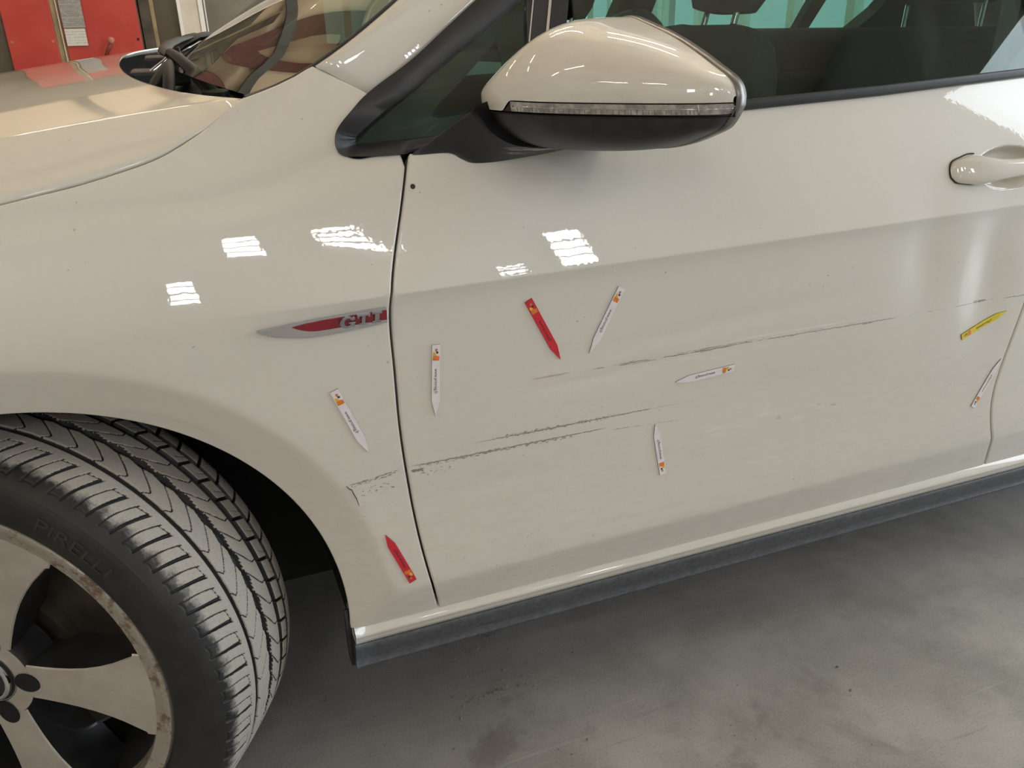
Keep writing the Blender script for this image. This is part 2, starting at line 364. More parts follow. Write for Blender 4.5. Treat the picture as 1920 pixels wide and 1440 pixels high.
# ------------------------------------------------------------------ the workshop hall
def floor_mat():
    b = NB('worn_concrete'); co = b.co()
    big = b.ramp(b.noise(co, .9, 4, .6), .3, .7); mid = b.ramp(b.noise(co, 6, 5, .65), .3, .72)
    st = b.noise(b.scale(co, (2.0, 9, 1)), 2.2, 4, .6, .6)
    fine = b.noise(co, 300, 5, .85); pit = b.ramp(b.noise(co, 130, 1), .74, .79)
    c = b.mix(big, (.30, .292, .272), (.53, .52, .49)); c = b.mix(b.math('MULTIPLY', mid, .75), c, (.25, .243, .224))
    c = b.mix(b.math('MULTIPLY', b.ramp(st, .5, .75), .35), c, (.41, .40, .38))
    c = b.mix(b.math('MULTIPLY', b.ramp(fine, .50, .72), .60), c, (.47, .46, .435)); c = b.mix(b.math('MULTIPLY', b.ramp(fine, .50, .30), .75), c, (.13, .127, .117))
    c = b.mix(b.math('MULTIPLY', pit, .55), c, (.08, .077, .07))
    for ang, sd in ((.5, 3.0), (-.7, 9.0), (1.3, 5.0)):          # faint scuffs and tyre sweeps
        mp = b.node('ShaderNodeMapping'); b.l.new(co, mp.inputs[0]); mp.inputs['Rotation'].default_value = (0, 0, ang); mp.inputs['Location'].default_value = (sd, sd, 0); mp.inputs['Scale'].default_value = (2.2, 60, 1)
        sc_ = b.math('MULTIPLY', b.ramp(b.noise(mp.outputs[0], 1.6, 4, .65), .60, .72), b.ramp(b.noise(co, 2.2, 3), .42, .62)); c = b.mix(b.math('MULTIPLY', sc_, .40), c, (.50, .49, .46) if sd != 5.0 else (.13, .125, .115))
    dirt = b.ramp(b.noise(b.scale(co, (1, 1, 1)), 2.6, 5, .7, .8), .60, .72)
    c = b.mix(b.math('MULTIPLY', dirt, .45), c, (.12, .105, .085))
    b.p(Base_Color=c, Roughness=b.math('MULTIPLY_ADD', mid, .18, .28)); b.bsdf.inputs['Specular IOR Level'].default_value = .55
    b.bump(b.math('ADD', fine, b.math('MULTIPLY', mid, .6)), .10, .001); return b.m
def corrugated_mat(name, a, c2, axis=1, pitch=.25):
    b = NB(name); co = b.co(); n = b.ramp(b.noise(co, 1.3, 4), .3, .7)
    b.p(Base_Color=b.mix(n, a, c2), Roughness=.6); return b.m
def wall_mat(name, a, c2, sc=2.0):
    b = NB(name); co = b.co(); n = b.ramp(b.noise(co, sc, 5, .65), .3, .72); m = b.ramp(b.noise(b.scale(co, (1, 1, .25)), 5, 4), .5, .8)
    c = b.mix(n, a, c2); c = b.mix(b.math('MULTIPLY', m, .3), c, tuple(v * .55 for v in a))
    b.p(Base_Color=c, Roughness=.8); b.bump(b.noise(co, 40, 3), .3, .004); return b.m
def slab(name, lo, hi, mat, kind='structure', **kw):
    m = MB(); m.box(lo, hi); o = m.build(name, mat); return tag(o, kind=kind, **kw)
slab('floor', (LEFT_X - .2, WALL_Y - .2, -.15), (WALL_X + .2, BACK_Y + .2, 0), floor_mat())
m_ceil = corrugated_mat('beige_ceiling_sheet', (.74, .61, .43), (.80, .67, .49))
slab('ceiling', (LEFT_X - .2, WALL_Y - .2, CEIL_Z), (WALL_X + .2, BACK_Y + .2, CEIL_Z + .15), m_ceil)
# the ceiling's sheet ribs
rb = MB()
for i in range(30):
    y = WALL_Y + .25 + i * .5; rb.box((LEFT_X, y, CEIL_Z - .035), (WALL_X, y + .09, CEIL_Z + .01))
tag(rb.build('trim_1', m_ceil), kind='structure')
m_grey = wall_mat('grey_block_wall', (.46, .47, .48), (.55, .56, .57)); m_conc = wall_mat('dirty_concrete_wall', (.16, .145, .115), (.23, .21, .17), 1.2)
m_light = wall_mat('pale_wall_panel', (.60, .62, .58), (.70, .71, .68))
# wall behind the camera: block work with window openings
def wall_with_holes(name, y0, y1, x0, x1, z0, z1, holes, mat):
    xs = sorted({x0, x1, *[h[0]-h[2]/2 for h in holes], *[h[0]+h[2]/2 for h in holes]}); zs = sorted({z0, z1, *[h[1]-h[3]/2 for h in holes], *[h[1]+h[3]/2 for h in holes]})
    m = MB()
    for i in range(len(xs)-1):
        for j in range(len(zs)-1):
            cx, cz = (xs[i]+xs[i+1])/2, (zs[j]+zs[j+1])/2
            if any(abs(cx-h[0]) < h[2]/2 and abs(cz-h[1]) < h[3]/2 for h in holes): continue
            m.box((xs[i], y0, zs[j]), (xs[i+1], y1, zs[j+1]))
    return tag(m.build(name, mat), kind='structure')
wall_with_holes('wall_front', WALL_Y - .2, WALL_Y, LEFT_X, WALL_X, 0, CEIL_Z, WINDOWS, m_grey)
m_frame = plain('white_window_frame', (.62, .62, .60), .4)
for i, (wx, wz, ww, wh) in enumerate(WINDOWS):
    f = MB(); t = .035
    f.box((wx-ww/2, WALL_Y-.04, wz-wh/2), (wx-ww/2+t, WALL_Y+.09, wz+wh/2)); f.box((wx+ww/2-t, WALL_Y-.04, wz-wh/2), (wx+ww/2, WALL_Y+.09, wz+wh/2))
    for k in range(5):
        zz = wz - wh/2 + (wh - .03) * k / 4; f.box((wx-ww/2, WALL_Y+.065, zz), (wx+ww/2, WALL_Y+.09, zz+.03))
    tag(f.build('window_%d' % (i+1), m_frame), kind='structure')
slab('wall_left', (LEFT_X - .2, WALL_Y, 0), (LEFT_X, BACK_Y, CEIL_Z), m_grey)
m = MB(); m.box((WALL_X, WALL_Y, 0), (WALL_X+.2, -2.8, CEIL_Z)); m.box((WALL_X, 3.4, 0), (WALL_X+.2, 4.4, CEIL_Z)); m.box((WALL_X, 8.4, 0), (WALL_X+.2, BACK_Y, CEIL_Z)); m.box((WALL_X, 4.4, 0), (WALL_X+.2, 8.4, .7)); m.box((WALL_X, 4.4, 3.1), (WALL_X+.2, 8.4, CEIL_Z)); m.box((WALL_X, -2.8, 3.9), (WALL_X+.2, 3.4, CEIL_Z))
tag(m.build('wall_right', m_grey), kind='structure')
# back wall: concrete on the left, pale panels on the right with an added long window
m = MB(); m.box((LEFT_X, BACK_Y, 0), (2.1, BACK_Y+.2, 2.6))
wb = m.build('wall_back', m_conc); tag(wb, kind='structure')
slab('wall_back', (LEFT_X, BACK_Y, 2.6), (2.1, BACK_Y+.2, CEIL_Z), m_ceil)
wall_with_holes('wall_back', BACK_Y, BACK_Y+.2, 2.1, WALL_X, 0, CEIL_Z, [(3.9, 2.2, 3.6, 3.2)], m_light)
mu = MB()
for k in range(5): mu.box((2.3 + k*.75, BACK_Y - .05, .6), (2.38 + k*.75, BACK_Y + .05, 3.8))
tag(mu.build('window_7', m_frame), kind='structure')  # mullions of the added back window
mu = MB()
for k in range(6): mu.box((WALL_X - .05, 4.4 + k*.78, .7), (WALL_X + .05, 4.50 + k*.78, 3.1))
mu.box((WALL_X - .04, 4.4, 1.35), (WALL_X + .04, 8.4, 1.42))
tag(mu.build('window_8', m_frame), kind='structure')  # mullions of the made-up side window
# steel roof beams
m_beam = plain('grey_green_steel', (.075, .085, .080), .45, 0, .2, 6); m_rbeam = plain('red_brown_steel', (.120, .035, .028), .45, 0, .2, 6)
for k, y in enumerate((-3.6, -1.2, 1.5, 4.4, 7.2)):
    b_ = MB(); b_.box((LEFT_X, y-.09, CEIL_Z-.26), (WALL_X, y+.09, CEIL_Z-.235)); b_.box((LEFT_X, y-.09, CEIL_Z-.06), (WALL_X, y+.09, CEIL_Z-.035)); b_.box((LEFT_X, y-.012, CEIL_Z-.235), (WALL_X, y+.012, CEIL_Z-.06))
    tag(b_.build('trim_%d' % (k+2), m_beam), kind='structure')
b_ = MB()
for x in (-2.6,): b_.box((x-.11, WALL_Y, CEIL_Z-.50), (x+.11, BACK_Y, CEIL_Z-.26))
tag(b_.build('trim_7', m_rbeam), kind='structure')
for k, (x, w_) in enumerate(((.08, .13), (.75, .10), (-.75, .12))):  # added posts on the back wall, for lines in the windscreen reflection
    b_ = MB(); b_.box((x - w_/2, BACK_Y - .10, 2.6), (x + w_/2, BACK_Y - .005, CEIL_Z)); tag(b_.build('trim_%d' % (k + 8), m_rbeam if k == 0 else m_beam), kind='structure')
b_ = MB(); b_.box((-1.2, -.09, -.07), (1.3, -.01, .07), Matrix.Translation((.15, BACK_Y - .11, 3.65)) @ Matrix.Rotation(math.radians(52), 4, 'Y')); tag(b_.build('trim_11', m_beam), kind='structure')  # diagonal brace, also added for the windscreen reflection
# fluorescent tubes
m_tube = emit('lit_tube', (1.0, .84, .64), 118.0); m_fix = plain('white_fitting', (.6, .6, .58), .4)
LAMPS = [(-3.0, -4.2), (-3.0, -1.2), (-3.0, 1.8), (-3.0, 4.8), (-5.4, -4.2), (-5.4, -1.2), (-5.4, 1.8), (-5.4, 4.8), (-.6, 6.6), (1.6, 6.6), (3.8, 6.6), (1.4, 3.4), (3.6, 3.4), (1.0, 2.4), (2.9, 2.4), (4.8, 2.4)]
_ord = ('nearest the small high windows', 'second from the small high windows', 'second from the red cabinet wall', 'nearest the red cabinet wall')
LAMP_LABEL = ['white tube lamp in the inner left row, ' + o for o in _ord] + ['white tube lamp in the outer left row, ' + o for o in _ord] + \
    ['white tube lamp over the red cabinet', 'white tube lamp behind the car before the back wall, middle one', 'white tube lamp before the long back window', 'white tube lamp in the rear row above the far side of the car, left one', 'white tube lamp in the rear row above the far side of the car, right one', 'white tube lamp in the row just beyond the car roof, left one', 'white tube lamp in the row just beyond the car roof, middle one', 'white tube lamp in the row just beyond the car roof, beside the doorway']
for k, (x, y) in enumerate(LAMPS):
    L = empty('ceiling_lamp', (x, y, 4.75))
    tag(L, LAMP_LABEL[k], 'lamp', 'tube lamps under the ceiling')
    f = MB(); f.box((x-.75, y-.05, 4.76), (x+.75, y+.05, 4.82)); f.box((x-.6, y-.004, 4.82), (x-.59, y+.004, CEIL_Z)); f.box((x+.59, y-.004, 4.82), (x+.6, y+.004, CEIL_Z)); f.build('lamp_fitting', m_fix, L)
    t = MB(); t.tube([(x-.72, y, 4.735), (x+.72, y, 4.735)], .018, 8); t.build('tube', m_tube, L)

# ------------------------------------------------------------------ against the back wall
KY = 2.4226
def bk(x, z): return .304 + (x - .304) * KY, 1.0197 + (z - 1.0197) * KY
m_redp = NB('scratched_red_paint'); co = m_redp.co()
_n = m_redp.ramp(m_redp.noise(co, 2.2, 5, .65), .35, .7); _s = m_redp.ramp(m_redp.noise(m_redp.scale(co, (1, 1, .4)), 9, 4), .62, .8)
_c = m_redp.mix(_n, (.40, .030, .019), (.47, .050, .032)); _c = m_redp.mix(m_redp.math('MULTIPLY', _s, .35), _c, (.40, .13, .09)); m_redp.p(Base_Color=_c, Roughness=.45); m_redp = m_redp.m
m_tan = plain('tan_post_paint', (.30, .23, .12), .6, 0, .2, 5); m_brown = plain('rusty_dark_steel', (.075, .058, .042), .7, 0, .4, 7); m_post = plain('cream_post_paint', (.62, .57, .48), .45, 0, .1, 4)
m_white = plain('white_edge_paint', (.80, .79, .75), .4, 0, .05, 8); m_pink = plain('worn_knob', (.50, .19, .13), .35, 0, .2, 40); m_rodm = plain('rust_red_lever', (.17, .035, .02), .5, 0, .3, 30)
RC = empty('red_cabinet', (-.35, 8.9, 0)); tag(RC, 'tall red steel double-door cabinet against the back wall beyond the bonnet', 'cabinet')
def bx(lo, hi, name, mat, parent=None, bevel=.004):
    m = MB(); m.box(lo, hi); return m.build(name, mat, parent, False, bevel)
bx((-.985, 8.72, .0), (.225, 8.995, 2.10), 'cabinet_body', m_brown, RC)
for (a, c, nm) in ((-.965, -.545, 'l'), (-.470, .214, 'r')):
    d = bx((a, 8.69, .06), (c, 8.72, 2.06), 'door', m_redp, RC, .006)
    for zz in (.30, .975, 1.8):
        for xx in (a + .035, c - .035):
            mm = MB(); mm.lathe([(0, .0), (-.006, .010), (0, .014)], Vector((xx, 8.69, zz)), Vector((0, 1, 0)), Vector((1, 0, 0)), Vector((0, 0, 1)), 10); mm.build('bolt', m_pink if xx < 0 else M['ink'], d)
bx((-.545, 8.70, .0), (-.470, 8.72, 2.1), 'centre_post', m_tan, RC)
bx((-.492, 8.675, .0), (-.484, 8.70, 2.1), 'post_edge', m_post, RC, 0)
lv = MB(); lv.tube([(-.150, 8.69, .80), (-.149, 8.63, .81), (-.10, 8.60, .90), (-.066, 8.60, .955)], .017, 10); LV = lv.build('lever', m_rodm, RC, True)
kb = MB(); C_ = Vector((-.064, 8.60, .972)); kb.lathe([(-.034 * math.cos(a), .034 * math.sin(a)) for a in np.linspace(.02, 3.12, 9)], C_, Vector((0, 0, 1)), Vector((1, 0, 0)), Vector((0, 1, 0)), 14); kb.build('knob', m_pink, LV, True)
def printed_mat(name, paper, ink, rows, amp):
    b = NB(name); X, Y, Z = b.xyz(); co = b.co()
    w = b.math('FRACT', b.math('MULTIPLY', Z, rows)); line = b.math('LESS_THAN', w, .45)
    br = b.ramp(b.noise(b.scale(co, (1, 1, rows * .02)), 38, 1), .40, .46); blk = b.ramp(b.noise(b.scale(co, (.0, 0, 1)), 26, 1), .40, .46)
    b.p(Base_Color=b.mix(b.math('MULTIPLY', b.math('MULTIPLY', line, br), b.math('MULTIPLY', blk, amp)), paper, ink), Roughness=.7); return b.m
p1_ = bx((-.462, 8.670, 1.090), (-.270, 8.674, 1.80), 'notice_sheet', printed_mat('grey_printed_sheet', (.33, .32, .30), (.12, .12, .12), 95, .75), None, 0)
tag(p1_, 'grey printed notice sheet taped high on the red cabinet door', 'notice')
p2_ = bx((-.460, 8.670, .930), (-.278, 8.677, 1.083), 'notice_sheet', printed_mat('white_drawing_sheet', (.62, .60, .55), (.25, .28, .26), 40, .35), None, 0)
tag(p2_, 'white sheet with a faint line drawing below the grey notice', 'notice')
pl = empty('steel_post', (.28, 8.9, 0)); tag(pl, 'brown rusty steel upright right of the red cabinet', 'post')
bx((.235, 8.84, 0), (.335, 8.995, 3.2), 'flange', m_brown, pl); bx((.335, 8.87, 0), (.375, 8.995, 3.2), 'edge_strip', m_tan, pl)
pl = empty('white_column', (.72, 8.8, 0)); tag(pl, 'cream painted column with bright white edge strips behind the windscreen base', 'column')
bx((.600, 8.72, 0), (.800, 8.965, CEIL_Z), 'column_body', m_post, pl, .02); bx((.590, 8.70, 0), (.622, 8.73, CEIL_Z), 'edge_strip', m_white, pl); bx((.79, 8.70, 0), (.835, 8.73, CEIL_Z), 'edge_strip', m_white, pl); bx((.850, 8.72, 0), (.862, 8.75, CEIL_Z), 'edge_strip', m_white, pl)
# ------------------------------------------------------------------ the car: painted panels
CAR = empty('car', (.9, .9, 0)); tag(CAR, 'white hatchback car with scraped front door parked on the concrete floor', 'car')
def side_n(x, z, e=8e-4):
    gx = (side_y(x+e, z) - side_y(x-e, z)) / (2*e); gz = (side_y(x, z+e) - side_y(x, z-e)) / (2*e)
    n = np.stack([gx, -np.ones_like(gx), gz], -1); return n / np.linalg.norm(n, axis=-1, keepdims=True)
def resample(pts, step, close=True):
    out = []; n = len(pts)
    for i in range(n if close else n - 1):
        a = np.array(pts[i], float); b = np.array(pts[(i+1) % n], float); k = max(1, int(round(np.linalg.norm(b-a) / step)))
        out += [a + (b-a) * t / k for t in range(k)]
    return np.array(out)
def smooth_path(pts, step):
    """points along a spline through pts"""
    P = np.array(pts, float); s = np.r_[0, np.cumsum(np.linalg.norm(np.diff(P, axis=0), axis=1))]
    fx, fz = spline(s, P[:, 0]), spline(s, P[:, 1]); t = np.linspace(0, s[-1], max(2, int(s[-1] / step)))
    return [tuple(v) for v in np.stack([fx(t), fz(t)], -1)]
def inside(P, poly):
    x, y = P[:, 0], P[:, 1]; c = np.zeros(len(P), bool); n = len(poly); dmin = np.full(len(P), 9.)
    for i in range(n):
        x1, y1 = poly[i]; x2, y2 = poly[(i+1) % n]
        cond = ((y1 > y) != (y2 > y))
        with np.errstate(divide='ignore', invalid='ignore'):
            xi = (x2-x1) * (y-y1) / (y2-y1 + 1e-30) + x1
        c ^= cond & (x < xi)
        ex, ey = x2-x1, y2-y1; t = np.clip(((x-x1)*ex + (y-y1)*ey) / (ex*ex + ey*ey + 1e-20), 0, 1)
        dmin = np.minimum(dmin, np.hypot(x-x1-t*ex, y-y1-t*ey))
    return c, dmin
def panel(name, poly, mat, parent, sx=.012, extra=None, edge=.0030, step=.007, zmax=1.0):
    B = resample(poly, step)
    A = np.sum(B[:, 0] * np.roll(B[:, 1], -1) - np.roll(B[:, 0], -1) * B[:, 1])
    if A < 0: B = B[::-1].copy()
    x0, z0 = B.min(0); x1, z1 = B.max(0)
    G = []
    zs = np.arange(z0, z1, .0105)
    for i, x in enumerate(np.arange(x0, x1, sx)):
        zc = float(crease_z(x)); z = zs[(np.abs(zs - zc) > .0125) & (np.abs(zs - .339) > .0115)]
        z = np.r_[z, zc + np.array([-.011, -.0075, -.005, -.003, -.0018, -.0009, 0, .0009, .0018, .003, .005, .0075, .011]), .339 + np.array([-.010, -.007, -.0045, -.002, 0, .002, .0045, .007, .010])]
        G.append(np.stack([np.full(len(z), x), z], -1))
    G = np.concatenate(G)
    if x0 < .5:                               # finer rings round the wheel arch
        r = np.hypot(G[:, 0] - ARCH_X, G[:, 1] - ARCH_Z) - ARCH_R - .054; G = G[(np.abs(r) > .014) | (G[:, 1] < .37)]
        th = np.arange(.12, 3.0, .016)
        G = np.concatenate([G] + [np.stack([ARCH_X + (ARCH_R + .054 + d) * np.cos(th), ARCH_Z + (ARCH_R + .054 + d) * np.sin(th)], -1) for d in (-.012, -.008, -.005, -.0025, 0, .0025, .005, .008, .012)])
    if extra is not None: G = np.concatenate([G, extra])
    c, d = inside(G, B); G = G[c & (d > .0035)]
    P2 = np.concatenate([B, G]); nb = len(B)
    r = delaunay_2d_cdt([Vector(p) for p in P2], [(i, (i+1) % nb) for i in range(nb)], [], 1, 1e-6)
    V2 = np.array([tuple(v) for v in r[0]]); F = [tuple(f) for f in r[2]]
    N = side_n(V2[:, 0], V2[:, 1]); V = np.stack([V2[:, 0], side_y(V2[:, 0], V2[:, 1]), V2[:, 1]], -1)
    src = {}
    for i, o in enumerate(r[3]):
        for k in o: src.setdefault(k, i)
    ring = [src[i] for i in range(nb)]
    t2 = np.roll(B, -1, 0) - np.roll(B, 1, 0); o2 = np.stack([t2[:, 1], -t2[:, 0]], -1); o2 /= np.linalg.norm(o2, axis=1, keepdims=True) + 1e-12
    n0 = N[ring]; o3 = np.stack([o2[:, 0], np.zeros(nb), o2[:, 1]], -1); o3 -= np.sum(o3*n0, 1, keepdims=True) * n0; o3 /= np.linalg.norm(o3, axis=1, keepdims=True) + 1e-12
    base = len(V); p0 = V[ring]; L = []; NN = []
    for a in (30, 60, 90):
        a = math.radians(a); L.append(p0 + o3 * edge * math.sin(a) - n0 * edge * (1 - math.cos(a))); NN.append(n0 * math.cos(a) + o3 * math.sin(a))
    L.append(L[-1] - n0 * .022); NN.append(o3)
    V = np.concatenate([V] + L); N = np.concatenate([N] + NN)
    rings = [ring] + [[base + k*nb + i for i in range(nb)] for k in range(4)]
    # faces from the triangulation may be either way round: make them face outwards (-y)
    FF = []
    for f in F:
        a, b_, c_ = V2[f[0]], V2[f[1]], V2[f[2]]
        FF.append(f if (b_[0]-a[0])*(c_[1]-a[1]) - (b_[1]-a[1])*(c_[0]-a[0]) > 0 else f[::-1])
    for k in range(4):
        A_, B_ = rings[k], rings[k+1]
        for i in range(nb):
            j = (i+1) % nb; FF.append((A_[j], A_[i], B_[i], B_[j]))
    return mesh(name, V, FF, mat, parent, True, N)
def sill_z(x): return .2865 - .0128 * (x - .425)
SHUT = [(.1414, .8689), (.1768, .8748), (.2133, .8809), (.2515, .8895), (.2914, .9004), (.3169, .9116), (.3377, .9224), (.3594, .9355), (.3754, .9461), (.3851, .9525)]
WSE = [(.3853, .9535), (.406, .9585), (.4242, .9643), (.446, .9727), (.4652, .982)]
QUART = [(.5199, .9512), (.4985, .9357), (.4794, .9187), (.4734, .9072), (.4735, .8964), (.4798, .8901), (.5124, .8873), (.5472, .8870)]
GAP = [(.5472, .8861), (.5287, .8289), (.5107, .7745), (.5030, .7408), (.5007, .6617), (.5015, .5785), (.5059, .5033), (.5149, .4118), (.5261, .3404), (.5370, .2860)]
RGAP = [(1.607, .930), (1.590, .82), (1.578, .70), (1.5703, .6), (1.5575, .5247), (1.5475, .474), (1.5405, .4196), (1.5439, .3817), (1.5642, .3181), (1.5815, .2720)]
gap = smooth_path(GAP, .01); rgap = smooth_path(RGAP, .01)
# front wing
arch = [(ARCH_X + ARCH_R * math.cos(a), ARCH_Z + ARCH_R * math.sin(a)) for a in np.linspace(math.asin((.2870 - ARCH_Z) / ARCH_R), math.pi * .98, 90)]
shut = smooth_path([(-.45, .775), (-.2, .815), (0, .845)] + SHUT, .01)
poly = shut + WSE[1:] + [(.4915, .9672), (.5180, .9528)] + [(x + .003, z - .0005 + .0012 * float(sstep(.49, .52, x)) * (z < .9)) for x, z in smooth_path(QUART, .004)[2:-2]] + [g for g in gap[1:]] + arch + [(-.30, .33), (-.45, .36)]
wing = panel('front_wing', poly, M['paint_d'], CAR)
# front door, with the dish behind its handle
E_ = np.stack(np.meshgrid(np.arange(1.40, 1.565, .0026), np.arange(.772, .845, .0026)), -1).reshape(-1, 2)
gd = [(x + .0086, z) for x, z in gap]; rd = [(x - .0030, z) for x, z in rgap]
top = [(.5560, .8870), (.5985, .8885), (.70, .9005), (.85, .9095), (1.0051, .9163), (1.2527, .9245), (1.600, .9405)]
poly = gd[::-1] + top + rd + [(1.3, sill_z(1.3)), (.9, sill_z(.9)), (.5445, .2855)]
fdoor = panel('front_door', poly, M['paint_d'], CAR, .0095, E_)
# rear door and quarter panel
poly = [(x + .0062, z) for x, z in rgap[::-1]] + [(1.9, .952), (2.36, .965), (2.36, .80), (2.28, .66), (2.16, .45), (2.12, sill_z(2.1))]
panel('rear_door', poly, M['paint'], CAR, .02)
ra = [(2.60 + .36 * math.cos(a), .312 + .36 * math.sin(a)) for a in np.linspace(math.pi * .97, .02, 40)]
poly = [(2.366, .968), (2.366, .80), (2.286, .66), (2.166, .46), (2.126, sill_z(2.1)), (2.235, sill_z(2.1))] + ra + [(3.05, .30), (3.30, .40), (3.36, .70), (3.34, .97)]
panel('quarter_panel', poly, M['paint'], CAR, .025)
# black sheet behind the panel gaps, their shade put into its colour
xs = np.linspace(.44, 3.25, 60); zs = np.linspace(.24, .925, 30)
XX, ZZ = np.meshgrid(xs, zs, indexing='ij'); YY = side_y(XX, ZZ) + .026
F = [tuple(f) for f in grid_faces(60, 30)]
F = [f for f in F if not (np.hypot(XX.ravel()[list(f)].mean() - 2.60, ZZ.ravel()[list(f)].mean() - .312) < .37)]
mesh('gap_backing', np.stack([XX, YY, ZZ], -1).reshape(-1, 3), F, M['gap'], CAR)
# ---- sill with its lip, and the black strip under it
def strip(name, prof, x0, x1, mat, parent, n=60, slope=True, caps=True):
    rows = []
    for x in np.linspace(x0, x1, n):
        dz = -.0128 * (x - .425) if slope else 0; dy = .01 * float(sstep(1.6, 2.8, x))
        rows.append([(x, y + dy, z + dz) for y, z in prof])
    return loft(name, rows, mat, parent, closed=True, caps=True)
sill = strip('sill', [(.060, .2945), (.026, .2930), (.0215, .2905), (.0185, .2880), (.0140, .2832), (.0105, .2792), (.0083, .2762), (.0077, .2736), (.0088, .2722), (.0105, .2660), (.0120, .2605), (.0150, .2595), (.06, .2600)], .4235, 2.225, M['paint'], CAR)
strip('sill_strip', [(.060, .2585), (.0135, .2585), (.0110, .2560), (.0115, .2500), (.0180, .2310), (.0235, .2165), (.0205, .2150), (.0205, .2115), (.028, .2100), (.060, .2100)], .4220, 2.22, M['grey_trim'], CAR)
# ---- bonnet
def mono(xs, ys): return pchip(xs, ys)
ye = [.10, .12, .14, .17, .26, .42, .65, .86, 1.05, 1.25, 1.42, 1.55, 1.66]
bx_e = spline(ye, [.3885, .387, .372, .349, .309, .272, .250, .2455, .253, .285, .322, .362, .402])
bz_e = pchip(ye, [.9515, .9525, .9532, .9546, .9588, .9655, .9742, .9790, .9840, .9880, .9895, .9895, .9860])
def btop(y, t): return np.array([float(bx_e(y)) - t, y, float(bz_e(y)) - .112 * t - .06 * t * t])
shz = spline([-.65, -.45, -.2, 0] + [s[0] for s in SHUT], [.735, .775, .815, .845] + [s[1] for s in SHUT])
ts = np.r_[0, .002, .005, np.linspace(.012, .10, 9), np.linspace(.12, 1.0, 30)]
ycr = np.r_[.1425, .147, .16, .18, np.linspace(.21, 1.60, 46), 1.63, 1.66]
rows = []
for t in ts:
    row = []
    C0 = btop(.1385 - .0195 * math.exp(-t / .035), t); xs_ = C0[0] - .003 + .0025 * math.exp(-t / .02)
    zsh = float(shz(xs_)) + .0038 - .0026 * float(sstep(.32, .36, xs_)); ysh = float(side_y(xs_, zsh)); S0 = np.array([xs_, ysh + .001, zsh])
    row.append(S0 + np.array([0, .012, -.006])); row.append(S0 + np.array([0, .002, -.0022]))
    for k in np.linspace(.02, .94, 9):
        p_ = S0 * (1-k) + C0 * k; p_[1] -= .0028 * 4*k*(1-k) * min(1, t / .10); p_[2] += .0024 * 4*k*(1-k) * min(1, t / .10); row.append(p_)
    row.append(C0); row.append(C0.copy())
    for y in ycr: row.append(btop(y, t))
    rows.append(row)
rows.insert(0, [np.array(p) + np.array([.0005, 0, -.0035]) for p in rows[0]]); rows.insert(0, [np.array(p) + np.array([-.008, .0, -.006]) for p in rows[0]])
loft('bonnet', rows, M['paint'], CAR, flip=True)
rows = [[np.array(r[2]) + np.array([0, .004, -.004]), np.array(r[2]) + np.array([0, .008, -.016]), np.array(r[2]) + np.array([0, .016, -.04])] for r in rows[2:]]
loft('bonnet_gap_backing', rows, M['gap'], CAR)  # dark strip under the bonnet gap, coloured as the shade in it
# cowl under the rear edge of the bonnet
rows = []
for y in np.linspace(.13, 1.64, 40):
    x = float(bx_e(y)); z = float(bz_e(y)); rows.append([(x - .07, y, z - .016), (x - .02, y, z - .060), (x + .06, y, z - .075), (x + .16, y, z - .035), (x + .24, y, z - .02)])
loft('cowl', rows, M['trim'], CAR)
def rib(pts, r, name, mat, parent=None, flat=None, n=8):
    m = MB(); m.tube(pts, r, n, True, flat); return m.build(name, mat, parent or CAR, True, 0, 50)
bx((.262, .62, .925), (.31, .76, .966), 'cowl_cover', M['lining'], CAR, .006); bx((.285, .86, .93), (.36, 1.05, .981), 'cowl_cover', M['lining'], CAR, .006)
rib([(.292, .64, .962), (.315, .80, .972), (.335, .98, .984), (.345, 1.08, .990)], .005, 'washer_hose', M['chrome'])
# ---- windscreen, pillar, roof
rail_z = [.93, .9535, .9585, .9643, .9727, .982, 1.026, 1.0515, 1.15, 1.25, 1.35, 1.40]
rail_x = spline(rail_z, [.335, .3855, .406, .4242, .446, .4652, .5390, .5765, .725, .885, 1.06, 1.16])
rail_y = spline(rail_z, [.104, .1061, .1078, .1099, .1127, .1158, .1320, .1420, .183, .228, .280, .31])
def ws_pt(z, s):          # s = 0 near edge .. 1 far edge
    yn = float(rail_y(z)); yf = 1.79 - yn; x = float(rail_x(z)); u = 2*s - 1
    return (x - .080 * (1 - abs(u) ** 2.2), yn + (yf - yn) * s, z + .018 * (1 - u*u))
rows = [[ws_pt(z, s) for s in np.linspace(.004, .996, 49)] for z in np.linspace(.9555, 1.37, 40)]
loft('windscreen', rows, M['wglass'], CAR)
